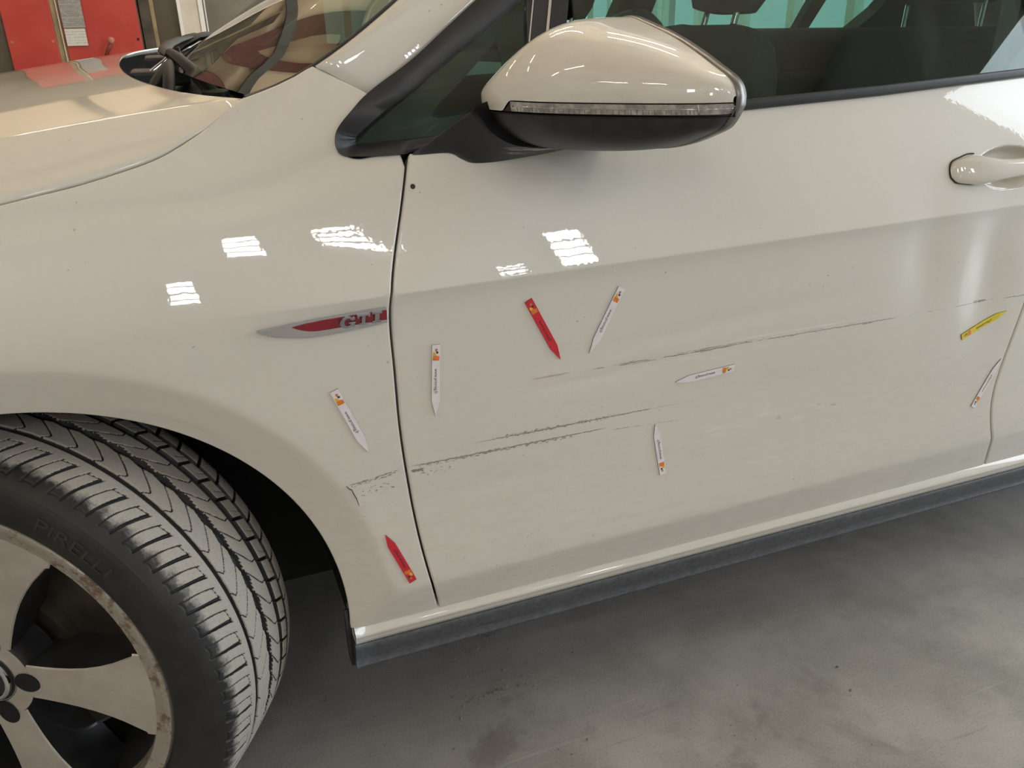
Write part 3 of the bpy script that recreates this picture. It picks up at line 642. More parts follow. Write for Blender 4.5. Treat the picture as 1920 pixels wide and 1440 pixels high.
# rubber edge along the near side of the glass
rows = []
for z in np.linspace(.9545, 1.37, 50):
    a = np.array(ws_pt(z, 0)); b_ = np.array(ws_pt(z, .004)); d = (b_ - a) / np.linalg.norm(b_ - a); up = np.array([-.5, -.15, .85])
    rows.append([a - d*.001 + up*.001, a + d*.004 + up*.0022, a + d*.009 + up*.001, a + d*.009 - up*.004, a - d*.002 - up*.004])
loft('windscreen_seal', rows, M['rubberdk'], CAR, closed=True, caps=True)
R2 = [(.5228, .9502), (.574, .9826), (.6201, 1.0157), (.6674, 1.0494), (.80, 1.140), (.95, 1.235), (1.10, 1.315), (1.2, 1.35)]
r2z = spline([p[0] for p in R2], [p[1] for p in R2])
rows = []; tt = np.linspace(0, 1, 40)
for t in tt:
    z0 = .9835 + (1.352 - .9835) * t; x2 = .5225 + (1.14 - .5225) * t
    P0 = np.array([float(rail_x(z0)), float(rail_y(z0)), z0]); z2 = float(r2z(x2)); P2 = np.array([x2, float(green_y(x2, z2)) + .001, z2])
    out = np.array([-.35, -.75, .55]); row = [P0 + np.array([.012, .008, -.012]), P0 + np.array([.003, .003, -.0005])]
    for k, h in ((.0, .0), (.07, .0042), (.14, .0068), (.20, .0081), (.23, .0085), (.27, .0086), (.40, .0075), (.60, .0050), (.80, .0022), (.92, .0008), (1, 0)):
        row.append(P0 * (1-k) + P2 * k + out * h)
    row.append(P2 + np.array([.004, .010, -.006])); rows.append(row)
d = np.array(rows[1][5]) - np.array(rows[0][5]); d /= np.linalg.norm(d)
rows.insert(0, [np.array(p) + np.array([.001, .003, -.002]) - d * .0015 for p in rows[0]]); rows.insert(0, [np.array(p) + np.array([.006, .02, -.012]) for p in rows[0]])
loft('windscreen_pillar', rows, M['paint'], CAR, flip=True)
far = [[(p[0], 1.79 - p[1], p[2]) for p in r] for r in rows]
loft('windscreen_pillar', far, M['paint'], CAR)
# near and far roof rails / roof skin
rows = []
for i, x in enumerate(np.linspace(1.03, 3.0, 40)):
    zc = 1.352 + .075 * math.sin(min(1, (x - 1.0) / 1.0) * R90) - .10 * max(0, (x - 2.2)) ** 1.5
    row = []
    for s in np.linspace(0, 1, 25):
        u = 2*s - 1; row.append((x - .10 * (1 - u*u) * (1 if x < 1.3 else 0), .262 + (1.528 - .262) * s, zc + .03 * (1 - abs(u) ** 2.5)))
    rows.append(row)
loft('roof', rows, M['paint'], CAR)
loft('headliner', [[(p[0] + .02, p[1], p[2] - .03) for p in r] for r in rows], M['lining'], CAR)
# body-side glass and its black trim
def gp(x, z, o=0.0):        # o = outwards
    return (x, float(green_y(x, z)) - o * .934, z + o * .357)
def gpanel(name, poly, mat, parent, o, th):
    V, F = prism(poly, lambda u, v, d: gp(u, v, o - d), th); ob = mesh(name, V, F, mat, parent, False)
    ob.data.set_sharp_from_angle(angle=math.radians(30)); return ob
def gring(name, outer, inner, mat, parent, o, th):
    """flat ring between two outlines with the same number of points"""
    n = len(outer); V = []; F = []
    for (q, oo) in ((outer, o - th), (outer, o - .0015), ([tuple(np.array(a)*.85 + np.array(b)*.15) for a, b in zip(outer, inner)], o), ([tuple(np.array(a)*.12 + np.array(b)*.88) for a, b in zip(outer, inner)], o - .001), (inner, o - .003), (inner, o - th)):
        for u, v in q:
            g_ = gp(u, v, oo)
            if q is not inner and v < .975 and u < .56:                # flush with the painted side down here
                k_ = float(sstep(.975, .935, v)) * (1.0 if oo <= o - .001 and q is outer else .8 if oo == o else .25)
                g_ = (g_[0], g_[1] * (1 - k_) + k_ * min(g_[1], float(side_y(u, v)) - .0042 + (o - oo)), g_[2])
            V.append(g_)
    for k in range(5):
        for i in range(n):
            j = (i+1) % n; F.append((k*n+i, k*n+j, (k+1)*n+j, (k+1)*n+i))
    ob = mesh(name, V, F, mat, parent, True); ob.data.set_sharp_from_angle(angle=math.radians(45)); return ob
def smooth_closed(pts, hard, n):
    """closed outline: rounded through its points, straight into the hard ones"""
    out = []; m = len(pts); P = [np.array(p) for p in pts]
    for i in range(m):
        p0, p1, p2, p3 = P[i-1], P[i], P[(i+1) % m], P[(i+2) % m]
        if i in hard: p0 = p1 - (p2 - p1)
        if (i+1) % m in hard: p3 = p2 + (p2 - p1)
        for t in np.arange(n) / n: out.append(tuple(.5 * (2*p1 + (p2-p0)*t + (2*p0-5*p1+4*p2-p3)*t*t + (3*p1-p0-3*p2+p3)*t**3)))
    return out
def paths(pairs, n):
    """resample matching corner lists to n points per segment"""
    o, i = [], []
    for k in range(len(pairs)):
        (a, b_), (c, d) = pairs[k], pairs[(k+1) % len(pairs)]
        for t in np.arange(n) / n: o.append(tuple(np.array(a)*(1-t) + np.array(c)*t)); i.append(tuple(np.array(b_)*(1-t) + np.array(d)*t))
    return o, i
pairs = [((.5474, .8868), (.5538, .9006)), ((.5124, .8871), (.5250, .8999)), ((.4920, .8882), (.5085, .8991)), ((.4810, .8896), (.5025, .8988)), ((.4755, .8930), (.5008, .8995)), ((.4733, .8985), (.5010, .9015)), ((.4734, .9065), (.5022, .9030)), ((.4790, .9182), (.5042, .9060)),
         ((.4985, .9355), (.5235, .9191)), ((.5199, .9512), (.5646, .9459)), ((.574, .9826), (.6282, .9885)), ((.6201, 1.0157), (.676, 1.018)), ((.6674, 1.0494), (.7150, 1.0440)), ((.775, 1.124), (.7260, 1.0520)), ((.7420, 1.0300), (.7215, 1.0250)), ((.7270, .985), (.7150, .985)), ((.700, .915), (.690, .935)), ((.62, .888), (.62, .905))]
hard = {0, 13, 14, 15, 16, 17}; o_ = smooth_closed([p[0] for p in pairs], hard, 5); i_ = smooth_closed([p[1] for p in pairs], hard | {5}, 5)
qframe = gring('quarter_window_frame', o_, i_, M['trim'], CAR, .010, .02)
gpanel('quarter_glass', i_, M['sglass'], CAR, .0045, .003)
fo = [tuple(np.array(a)) for a in i_]; cen = np.array([.640, .955])
fi = [(.6275, .9210), (.640, .920), (.66, .921), (.6855, .925)]
ipairs = [((.5538, .9006), (.600, .923)), ((.5008, .8995), (.592, .925)), ((.5235, .9191), (.5935, .929)), ((.5646, .9459), (.603, .939)), ((.6282, .9885), (.640, .968)), ((.676, 1.018), (.668, .992)), ((.7260, 1.0520), (.6835, 1.006)), ((.7150, .985), (.6855, .985)), ((.690, .935), (.680, .945)), ((.62, .905), (.66, .930))]
o_, i_ = paths(ipairs, 4)
n = len(o_); V = [gp(u, v, .0012) for u, v in o_] + [gp(u, v, .0012) for u, v in i_]
mesh('quarter_glass_print', V, [(k, (k+1) % n, n + (k+1) % n, n + k) for k in range(n)], M['gloss'], CAR, False)
mk = MB()   # the small roundel etched in the glass
cc = (.6655, .9265)
for k in range(24):
    a0, a1 = 2*math.pi*k/24, 2*math.pi*(k+1)/24
    mk.add([gp(cc[0] + r_*math.cos(a), cc[1] + r_*math.sin(a), .0052) for r_, a in ((.0038, a0), (.0038, a1), (.0044, a1), (.0044, a0))], [(0, 1, 2, 3)])
for a, b_ in (((-.002, .003), (0, -.003)), ((0, -.003), (.002, .003)), ((-.0032, .001), (-.0015, -.003)), ((-.0015, -.003), (0, .0005)), ((0, .0005), (.0015, -.003)), ((.0015, -.003), (.0032, .001))):
    a, b_ = np.array(a) + cc, np.array(b_) + cc; d = b_ - a; nn_ = np.array([-d[1], d[0]]) / np.linalg.norm(d) * .0003
    mk.add([gp(*q, .0052) for q in (a - nn_, b_ - nn_, b_ + nn_, a + nn_)], [(0, 1, 2, 3)])
mk.build('etched_roundel', plain('etched_grey', (.16, .17, .16), .6), CAR)
# bright and black uprights between the quarter glass and the door glass
def upright(name, xa, xb, mat, o, z0=.905, z1=1.118, lean=.28, th=.012):
    poly = [(xa - (1.0485 - z0) * lean, z0), (xb - (1.0485 - z0) * lean, z0), (xb + (z1 - 1.0485) * lean, z1), (xa + (z1 - 1.0485) * lean, z1)]
    return gpanel(name, poly, mat, CAR, o, th)
upright('pillar_trim', .7322, .7340, M['chrome'], .0112, z1=1.105)
upright('pillar_trim', .7345, .7520, M['trim'], .0118)
upright('pillar_trim', .7525, .7560, M['chrome'], .0125)
upright('pillar_trim', .7565, .7800, M['rubberdk'], .008)
glass_poly = [(.78, .915), (1.0, .918), (1.6, .936), (1.66, 1.33), (1.25, 1.325), (1.08, 1.275), (.86, 1.14), (.80, 1.06)]
V, F = prism(glass_poly, lambda u, v, d: (lambda q: (q[0], q[1] + .16 * (v - .915), q[2]))(gp(u, v, -d)), .004); mesh('door_glass', V, F, M['sglass'], CAR, False)
belt = [(.60, .893, .9035), (.74, .9030, .9145), (.86, .9075, .9195), (1.0051, .9117, .9238), (1.2527, .9197, .9320), (1.5431, .9338, .9447), (1.60, .937, .9478)]
rows = []
for (x, za, zb) in belt:
    ya, yb = float(side_y(x, za)), float(green_y(x, zb)); rows.append([(x, ya + .012, za - .004), (x, ya - .0015, za - .0002), (x, ya - .0045, za + .0015), (x, (ya*.6+yb*.4) - .0055, za*.6 + zb*.4), (x, yb - .0052, zb + .0005), (x, yb - .003, zb + .002), (x, yb + .006, zb)])
loft('window_belt_trim', rows, M['trim'], CAR, flip=False)
gpanel('centre_pillar_trim', [(1.59, .936), (1.70, .940), (1.74, 1.33), (1.655, 1.33)], M['gloss'], CAR, .006, .01)
V, F = prism([(1.70, .940), (2.40, .965), (2.36, 1.24), (2.1, 1.30), (1.73, 1.33)], lambda u, v, d: (lambda q: (q[0], q[1] + .16 * (v - .93), q[2]))(gp(u, v, -d)), .004); mesh('rear_door_glass', V, F, M['sglass'], CAR, False)
rows = [[(x, y_ + .012, z_ - .004), (x, y_ - .004, z_), (x, y_ - .004 + .004, z_ + .0125), (x, y_ + .012, z_ + .0125)] for x, z_ in ((1.613, .937), (1.9, .949), (2.36, .962)) for y_ in (float(side_y(x, z_)),)]
loft('window_belt_trim', rows, M['trim'], CAR)
gpanel('rear_pillar', [(2.40, .955), (3.32, .965), (3.02, 1.33), (2.1, 1.385), (1.2, 1.36), (1.12, 1.33), (1.25, 1.328), (2.1, 1.305), (2.36, 1.24)], M['paint'], CAR, .004, .02)
# tailgate and rear end, underbody
rows = []
for y in np.linspace(.06, 1.73, 12):
    rows.append([(3.0, y, 1.36), (3.22, y, 1.10), (3.34, y, .96), (3.37, y, .70), (3.38, y, .40), (3.30, y, .26), (2.6, y, .24)])
loft('tailgate', rows, M['paint'], CAR, flip=True)
bx((.46, .07, .215), (2.2, 1.72, .262), 'underbody', M['under'], CAR, 0); bx((2.2, .33, .22), (3.2, 1.46, .40), 'rear_underbody', M['under'], CAR, 0); bx((-.55, .32, .17), (.46, 1.46, .70), 'engine_bay', M['under'], CAR, 0)
bx((.455, .09, .25), (.52, 1.70, .86), 'bulkhead', M['under'], CAR, 0)
# far side: doors under the belt line, pillars and windows
xs = np.linspace(.5, 3.3, 40); rows = [[(x, 1.79 - float(side_y(x, z)), z) for z in np.linspace(.26, .955, 24)] for x in xs]
loft('far_side', rows, M['paint'], CAR)
loft('far_door_lining', [[(p[0], p[1] - .06, p[2] + .03) for p in r] for r in rows], M['lining'], CAR)
def fpanel(name, poly, mat, o=0, th=.012):
    V, F = prism(poly, lambda u, v, d: (lambda q: (q[0], 1.79 - q[1], q[2]))(gp(u, v, o - d)), th); return mesh(name, V, F, mat, CAR, False)
fpanel('far_pillar', [(1.64, .95), (1.78, .95), (1.86, 1.34), (1.76, 1.34)], M['lining'], .0, .05)
fpanel('far_pillar', [(2.41, .96), (2.46, .96), (2.57, 1.25), (2.51, 1.28)], M['lining'], .0, .03)
fpanel('far_pillar', [(2.62, .96), (3.3, .96), (3.0, 1.34), (2.75, 1.30), (2.80, 1.15), (2.74, 1.06)], M['lining'], .0, .05)
fpanel('far_window', [(.52, .93), (3.0, .95), (2.9, 1.34), (1.1, 1.34)], M['fglass'], .0, .004)
rows = [[(x, 1.79 - .075, z) for z in (.93, .985)] for x in (.5, 1.6, 3.3)]
bx((.55, 1.66, .90), (3.2, 1.74, .985), 'far_window_ledge', M['lining'], CAR, .01)
# dashboard, floor of the cabin
rows = []
for y in np.linspace(.12, 1.67, 20):
    u = 2 * (y - .12) / 1.55 - 1; f = .12 * (1 - u*u)
    rows.append([(.46 - f*.6, y, .94), (.60 - f, y, .965), (.80 - f*.5, y, .972), (.86 - f*.4, y, .93), (.84, y, .80), (.70, y, .55)])
loft('dashboard', rows, M['lining'], CAR)
bx((.6, .1, .27), (3.2, 1.69, .30), 'cabin_floor', M['lining'], CAR, 0)
# ------------------------------------------------------------------ door handle, badge
def sp(x, z, o=0.0):        # point o outwards of the painted side
    n = side_n(np.array([x]), np.array([z]))[0]; return np.array([x, float(side_y(x, z)), z]) + n * o
def base_y(x, z): return float(_side0(x, z))
hs = [(1.3605, .8095, .004, .000), (1.3630, .8110, .0095, .0015), (1.3665, .8110, .0130, .0065), (1.372, .8110, .0155, .0105), (1.385, .8115, .0180, .0155), (1.400, .8122, .0205, .0190), (1.412, .8122, .0200, .0210),
      (1.425, .8118, .0170, .0225), (1.445, .8115, .0140, .0240), (1.475, .8118, .0122, .0255), (1.51, .812, .0115, .0265), (1.54, .812, .0118, .0255), (1.565, .812, .0115, .020), (1.572, .812, .008, .010)]
rows = []
for i, (x, zc, hz, out) in enumerate(hs):
    y0 = base_y(x, zc); inn = .004 if (x < 1.413 or x > 1.55) else -(out - .0135)
    r = []
    for k in range(20):
        a = 2 * math.pi * k / 20; ca, sa = math.cos(a), math.sin(a)
        zz = zc + hz * math.copysign(abs(sa) ** .75, sa); dep = math.copysign(abs(ca) ** .75, ca)
        yy = y0 + (-out * (.5 + .5 * dep) + inn * (.5 - .5 * dep)) + .30 * (zz - zc) * 1.1
        r.append((x, yy, zz))
    rows.append(r)
hd = loft('door_handle', rows, M['paint'], fdoor, closed=True, caps=True)
hd['label'] = 'painted pull handle'
# dark joint round the handle's front foot
pts = []
for (x, zc, hz, out) in hs[6::-1]: pts.append(sp(x - .0005, zc + hz + .0004, .0012))
for (x, zc, hz, out) in hs[:7]: pts.append(sp(x - .0005, zc - hz - .0004, .0012))
pts = np.array(pts); _s = np.linspace(0, 1, len(pts)); _f = [spline(_s, pts[:, c]) for c in range(3)]; pts = [[float(f(t)) for f in _f] for t in np.linspace(0, 1, 60)]
g = MB(); g.tube(pts, .0011, 6); g.build('handle_gasket', M['rubberdk'], fdoor, True)

def badge_pt(u, v, o): return sp(u, v, o)
out_ = smooth_path([(.3562, .7243), (.372, .7170), (.388, .7132), (.411, .7096), (.440, .7092), (.470, .7108), (.4995, .7130)], .004) + smooth_path([(.4999, .7309), (.470, .7302), (.4249, .7288), (.390, .7270), (.3562, .7245)], .004)
def badge_solid(name, poly, mat, parent, o, th, smooth=False, bev=.0012):
    V, F = prism(poly, lambda u, v, d: sp(u, v, o - d), th); ob = mesh(name, V, F, mat, parent, smooth)
    if bev:
        md = ob.modifiers.new('bevel', 'BEVEL'); md.width = bev; md.segments = 2; md.limit_method = 'ANGLE'; md.angle_limit = math.radians(50)
    return ob
badge = badge_solid('wing_badge', out_, M['chrome'], CAR, .0042, .006); badge['label'] = 'chrome and red blade-shaped badge with raised letters'
red = smooth_path([(.3925, .7240), (.403, .7190), (.4160, .7158), (.428, .7153), (.4570, .7158), (.4995, .7166)], .004) + [(.4998, .7288), (.46, .7284), (.425, .7276), (.408, .7264), (.3955, .7247)]
badge_solid('red_field', red, M['red'], badge, .0050, .003, False, .0003)
def letter(polyset, x0, w, h, z0):
    for poly in polyset:
        V, F = prism([(x0 + (a + .10 * b_) * w, z0 + b_ * h) for a, b_ in poly], lambda u, v, d: sp(u, v, .0082 - d), .0045)
        yield V, F
G_ = [[(1, .70), (.97, .93), (.90, .93), (.84, .88), (.66, .99), (.42, 1.0), (.16, .88), (0, .62), (.0, .36), (.14, .12), (.42, 0), (.66, .02), (.86, .13), (.90, .02), (1, .02), (1, .36), (1.06, .36), (1.06, .48), (.60, .48), (.60, .36), (.70, .36), (.70, .22), (.52, .16), (.38, .24), (.30, .42), (.30, .60), (.38, .78), (.52, .85), (.66, .80), (.78, .64), (.88, .64)]]
T_ = [[(0, .68), (.12, .68), (.18, .84), (.36, .84), (.36, .16), (.20, .16), (.20, 0), (.80, 0), (.80, .16), (.64, .16), (.64, .84), (.82, .84), (.88, .68), (1, .68), (1, 1), (0, 1)]]
I_ = [[(.08, 0), (.92, 0), (.92, .16), (.70, .16), (.70, .84), (.92, .84), (.92, 1), (.08, 1), (.08, .84), (.30, .84), (.30, .16), (.08, .16)]]
for polys, x0, w, z0, h in ((G_, .4440, .0170, .7148, .0135), (T_, .4635, .0150, .7158, .0130), (I_, .4800, .0135, .7163, .0130)):
    m = MB()
    for V, F in letter(polys, x0, w, h, z0): m.add(V, F)
    m.build('letter', M['satin'], badge, False, .0004)
# small hole / chip near the front edge of the door
m = MB(); c0 = sp(.5517, .855, .0005); m.lathe([(0, .0001), (0, .0030)], Vector(c0), Vector((0, 1, -.4)).normalized(), Vector((1, 0, 0)), Vector((0, .37, .93)), 12); m.build('tar_spot', M['ink'], CAR)
# cracked filler on the wing's arch edge
m = MB(); m.tube([sp(x, z, .0002) for x, z in ((.4330, .5100), (.4365, .5050), (.4390, .5035), (.4410, .4970), (.4440, .4890), (.4459, .4787))], [.0006, .0012, .0011, .0013, .0010, .0005], 6, True, (1, .5)); m.build('paint_crack', plain('crack_brown', (.07, .06, .045), .8), CAR, True)

# ------------------------------------------------------------------ front wheel, turned
WC = Vector((-.013, .073, .308)); AX = Vector((.5023, .8644, -.0224)).normalized()
E1 = Vector((.8647, -.5025, 0)); E1 = (E1 - AX * E1.dot(AX)).normalized(); E2 = E1.cross(AX); E2 = -E2 if E2.z < 0 else E2
def wheel_frame(C, ax, e1, e2): return [np.array(v) for v in (C, ax, e1, e2)]
def tyre_arrays():
    ctrl = [(.016, .2360), (.006, .2400), (-.003, .2450), (-.0095, .258), (-.0120, .272), (-.0105, .287), (-.005, .2985), (.004, .3065), (.016, .3118), (.035, .3146), (.060, .3160), (.1, .3170), (.14, .3160), (.165, .3140), (.184, .3100), (.196, .3035), (.2035, .292), (.206, .275), (.200, .255), (.190, .240)]
    P = np.array(ctrl); s = np.r_[0, np.cumsum(np.hypot(*np.diff(P, axis=0).T))]; fo_, fr_ = spline(s, P[:, 0]), spline(s, P[:, 1])
    sA, sB = s[5], s[15]
    sv = np.r_[np.linspace(0, sA, 26)[:-1], np.arange(sA, sB, .00105), np.linspace(sB, s[-1], 16)]
    o, r = fo_(sv), fr_(sv)
    do, dr = np.gradient(o, sv), np.gradient(r, sv); ln = np.hypot(do, dr); no, nr = -dr / ln, do / ln       # outward normal in (axial, radial)
    th = np.concatenate([np.arange(math.radians(-55), math.radians(128), .0026), np.arange(math.radians(128), math.radians(305), .016)])
    O, TH = np.meshgrid(o, th, indexing='xy'); R_, _ = np.meshgrid(r, th, indexing='xy')
    om = O * 1000; N = 62; ph = TH / (2*math.pi) * N
    sidew = (np.arange(len(sv))[None, :] < np.searchsorted(sv, s[6])) & (np.ones_like(TH) > 0)
    def fr(a): return a - np.floor(a)
    def near(p, c): d = np.abs(fr(p - c + .5) - .5); return d          # distance in pitches
    pitch = 2*math.pi*.316/N * 1000
    def groove(dist_mm, w, dep):
        rp = .8 if w is None or np.max(w) < 1.5 else 2.0
        return dep * np.clip((w/2 + rp/2 - dist_mm) / rp, 0, 1)
    D = np.zeros_like(TH); fine = np.zeros_like(TH)
    tread = (om > -6) & (np.arange(len(sv))[None, :] >= np.searchsorted(sv, s[5])) & (np.arange(len(sv))[None, :] <= np.searchsorted(sv, s[16]))
    # circumferential grooves
    wav = 1.1 + 1.1 * np.cos(2 * math.pi * ph)
    for c, w, dep in ((66, 6.6, 6.5), (142, 8.5, 7), (167, 4.2, 5)): D = np.maximum(D, groove(np.abs(om - c), w, dep))
    D = np.maximum(D, groove(np.abs(om - 106), 6.5 + 2.2 * wav, 7))
    # outer shoulder: slanted open slots, closed into loops by thin cuts
    t = np.clip((om - 3) / 49, 0, 1); slant = -.42 * t - .10 * t * t
    on = ((om > 3) & (om < 52)) * 1.0
    cs = math.cos(math.atan(.5 * pitch / 49))
    wslot = 1.2 + 2.6 * t
    D = np.maximum(D, on * groove(near(ph, slant) * pitch * cs, wslot, 4.2))
    D = np.maximum(D, on * groove(near(ph, slant + .47 + .05 * np.sin(t * 3.1)) * pitch * cs, 1.1, 2.2))
    e = fr(ph - slant); inl = (e < .5)
    D = np.maximum(D, inl * groove(np.abs(om - 50.5 + 6 * e), 1.1, 2.2)); D = np.maximum(D, inl * groove(np.abs(om - 3.5 - 2 * np.sin(e * 6.28)), 1.1, 1.8))
    # second rib: long curved cuts
    for a, b_, c0 in ((69, 101, .0), (111, 137, .35)):
        u = np.clip((om - a) / (b_ - a), 0, 1); on2 = ((om > a - 1) & (om < b_ + 1)) * 1.0
        u_ = u if a == 69 else 1 - u
        cur = c0 + 1.25 * np.maximum(0, u_ - .22) ** 1.15 + (.25 * np.exp(-(u_ / .16) ** 2) if a == 69 else 0)
        slope = np.abs(np.gradient(cur[0], om[0] + 1e-9 * np.arange(om.shape[1]))) * pitch; cz = 1 / np.sqrt(1 + np.minimum(slope, 4) ** 2)[None, :]
        D = np.maximum(D, on2 * groove(near(ph, cur) * pitch * cz, 1.2, 2.4))
    # inner blocks
    for a, b_, c0, k in ((146, 165, .1, -.012), (169, 205, .55, .010)):
        on3 = ((om > a) & (om < b_) | ((om >= a) & (a > 168) & (np.arange(len(sv))[None, :] >= np.searchsorted(sv, s[14])))) * 1.0
        D = np.maximum(D, on3 * groove(near(ph, c0 + k * (om - a)) * pitch, 3.4, 5.0))
        onh = ((om > a + (b_ - a) * .35) & (om < b_ - 1)) * 1.0
        D = np.maximum(D, onh * groove(near(ph, c0 + .5 + k * 2 * (om - a)) * pitch, .9, 2.0))
    D = D * tread
    # mould lines on the sidewall
    rr = R_ * 1000
    for c in (263, 284.5, 297): D = np.where(sidew, D - .35 * np.exp(-((rr - c) / .6) ** 2), D)
    dust = np.clip((om - 2) / 30 , 0, 1) * tread * (D < .6) * .92
    dust = np.where(tread & (om >= 0), dust, 0) + np.where(tread & (D < .6), .10, 0) + np.where(sidew, .02, 0)
    Rr = R_ - D / 1000 * nr[None, :]; Oo = O - D / 1000 * no[None, :]
    return Oo, Rr, TH, dust
Oo, Rr, TH, dust = tyre_arrays()
m_tyre = NB('dusty_tyre_rubber'); co = m_tyre.co()
at = m_tyre.node('ShaderNodeAttribute', attribute_name='dust')
_n = m_tyre.noise(co, 55, 5, .7); _n2 = m_tyre.noise(co, 300, 2)
_d = m_tyre.math('MULTIPLY', m_tyre.ramp(m_tyre.math('ADD', at.outputs['Fac'], m_tyre.math('MULTIPLY', m_tyre.math('SUBTRACT', _n, .5), 1.1)), .30, .78), m_tyre.ramp(at.outputs['Fac'], .05, .3))
_d = m_tyre.math('MULTIPLY', _d, m_tyre.math('MULTIPLY_ADD', _n2, .5, .72))
m_tyre.p(Base_Color=m_tyre.mix(_d, m_tyre.mix(m_tyre.ramp(m_tyre.noise(co, 30, 4), .35, .8), (.011, .011, .012), (.022, .021, .019)), (.42, .39, .345)), Roughness=m_tyre.math('MULTIPLY_ADD', _d, .25, .58))
m_tyre.bump(_n2, .25, .0008); m_tyre = m_tyre.m
def to_world(fr, o, r, th):
    C, ax, e1, e2 = fr; return C + o[..., None] * ax + (r * np.cos(th))[..., None] * e1 + (r * np.sin(th))[..., None] * e2
def wheel_mats():
    b = NB('machined_alloy'); co = b.co(); n = b.noise(co, 22, 5, .65); sc = b.ramp(b.noise(b.scale(co, (1, 1, 4)), 90, 2), .70, .76)
    c = b.mix(b.ramp(n, .3, .75), (.46, .43, .385), (.56, .53, .485)); c = b.mix(b.math('MULTIPLY', sc, .35), c, (.16, .13, .10))
    b.p(Base_Color=c, Roughness=.42, Metallic=.45); b.bsdf.inputs['Coat Weight'].default_value = .3
    k = NB('kerbed_rim_edge'); co = k.co(); n = k.ramp(k.noise(co, 40, 5, .78), .49, .63); n2 = k.noise(co, 200, 3)
    k.p(Base_Color=k.mix(n, (.46, .43, .375), (.17, .12, .08)), Roughness=k.math('MULTIPLY_ADD', n, .4, .35), Metallic=k.math('MULTIPLY_ADD', n, -.5, .6)); k.bump(n2, .6, .001)
    return b.m, k.m
m_alloy, m_kerb = wheel_mats(); m_pocket = plain('wheel_pocket_grey', (.030, .031, .034), .40, .2, .25, 30, .3)
def make_wheel(C, ax, e1, e2, label):
    fr = wheel_frame(C, ax, e1, e2); fv = [Vector(v) for v in fr]
    W_ = empty('wheel', C, CAR); W_['label'] = label
    V = to_world(fr, Oo, Rr, TH); nu, nv = Oo.shape
    ty = mesh('tyre', V.reshape(-1, 3), grid_faces(nu, nv, True, False, True), m_tyre, W_)
    a = ty.data.attributes.new('dust', 'FLOAT', 'POINT'); a.data.foreach_set('value', dust.astype(np.float32).ravel())
    def L(name, prof, mat, n=96, caps=False, ang=40):
        m = MB(); m.lathe(prof, fv[0], fv[1], fv[2], fv[3], n, caps); return m.build(name, mat, W_, True, 0, ang)
    L('rim_lip', [(.030, .2105), (.012, .2140), (.0035, .2185), (.0015, .2290), (-.0005, .2345), (.0000, .2385), (.0025, .2408), (.008, .2412), (.016, .2395), (.02, .236)], m_kerb, 180)
    L('rim_barrel', [(.018, .236), (.030, .2105), (.05, .207), (.09, .200), (.16, .200), (.190, .225), (.195, .238)], M['liner'])
    L('brake_disc', [(.062, .0), (.062, .075), (.078, .080), (.078, .150), (.098, .150), (.098, .08)], plain('brake_disc_steel', (.10, .085, .065), .4, .7, .3, 12))
    L('disc_rim', [(.077, .148), (.0765, .1515), (.098, .1515)], M['chrome'])
    # five flared spokes: machined faces with dark flanks
    half = [(.056, .0250), (.075, .0255), (.095, .0268), (.115, .0290), (.135, .0325), (.155, .0380), (.172, .0445), (.186, .0515), (.198, .0575), (.207, .0610), (.2125, .0612), (.2175, .0612)]
    for k in range(5):
        a0 = math.radians(-1.5 + 72 * k); cu, su = math.cos(a0), math.sin(a0)
        def P(u, v, o): return fv[0] + fv[1]*o + fv[2]*(u*cu - v*su) + fv[3]*(u*su + v*cu)
        rows = []
        for (u, h) in half:
            f = .006 - .002 * math.sin((u - .058) / .16 * math.pi)
            hole_ = 0
            r = []
            for (vv, oo) in ((-h*.70, .085), (-h*1.02, f + .020), (-h, f + .0016), (-h + .0015, f), (-h*.5, f - .0006), (0, f - .0008), (h*.5, f - .0006), (h - .0015, f), (h, f + .0016), (h*1.02, f + .020), (h*.70, .085)):
                rr_ = math.hypot(u, vv); uu = u if u < .2 else math.sqrt(max(0, u*u - vv*vv*.9)) if True else u
                r.append(P(uu, vv, oo))
            rows.append(r)
        Vv = [tuple(p) for r in rows for p in r]; n11 = 11; F = []; fm = []
        for i in range(len(rows)-1):
            for j in range(n11 - 1):
                F.append((i*n11+j, i*n11+j+1, (i+1)*n11+j+1, (i+1)*n11+j)); fm.append(0 if 2 <= j <= 7 else 1)
        s_ = mesh('spoke', Vv, F, None, W_, True, None, [m_alloy, m_pocket], fm); s_.data.set_sharp_from_angle(angle=math.radians(32))
        # stepped dark pocket edge beside each window
        # bolt well: black disc on the face, the hole's shade as colour
        bw = MB(); ab = a0; cc_ = fv[0] + (fv[2]*math.cos(ab) + fv[3]*math.sin(ab)) * .054
        bw.lathe([(.0052, .0136), (.0036, .0130), (.0040, .0112), (.0044, .0002)], cc_, fv[1], (fv[2]*math.cos(ab) + fv[3]*math.sin(ab)) * 1.25, fv[3]*math.cos(ab) - fv[2]*math.sin(ab), 24); bw.build('bolt_hole_disc', M['liner'], s_, True, 0, 40) if False else bw.build('bolt_hole_disc', M['liner'], W_, True, 0, 40)
    L('hub', [(.0062, .036), (.0056, .050), (.0058, .0600)], m_alloy, 64); L('hub_side', [(.0058, .0600), (.012, .0630), (.05, .066)], m_pocket, 64)
    L('hub_cap', [(.003, .0005), (.0028, .027), (.0045, .0285)], plain('cap_black', (.01, .012, .018), .2, 0, .1, 30), 48)
    L('cap_ring', [(.0045, .0262), (-.0005, .0275), (-.0012, .0300), (.0005, .0325), (.0070, .0335)], M['chrome'], 48)
    L('cap_groove', [(.0065, .0330), (.0072, .0362), (.0050, .0375)], M['ink'], 48)
    eb = MB()
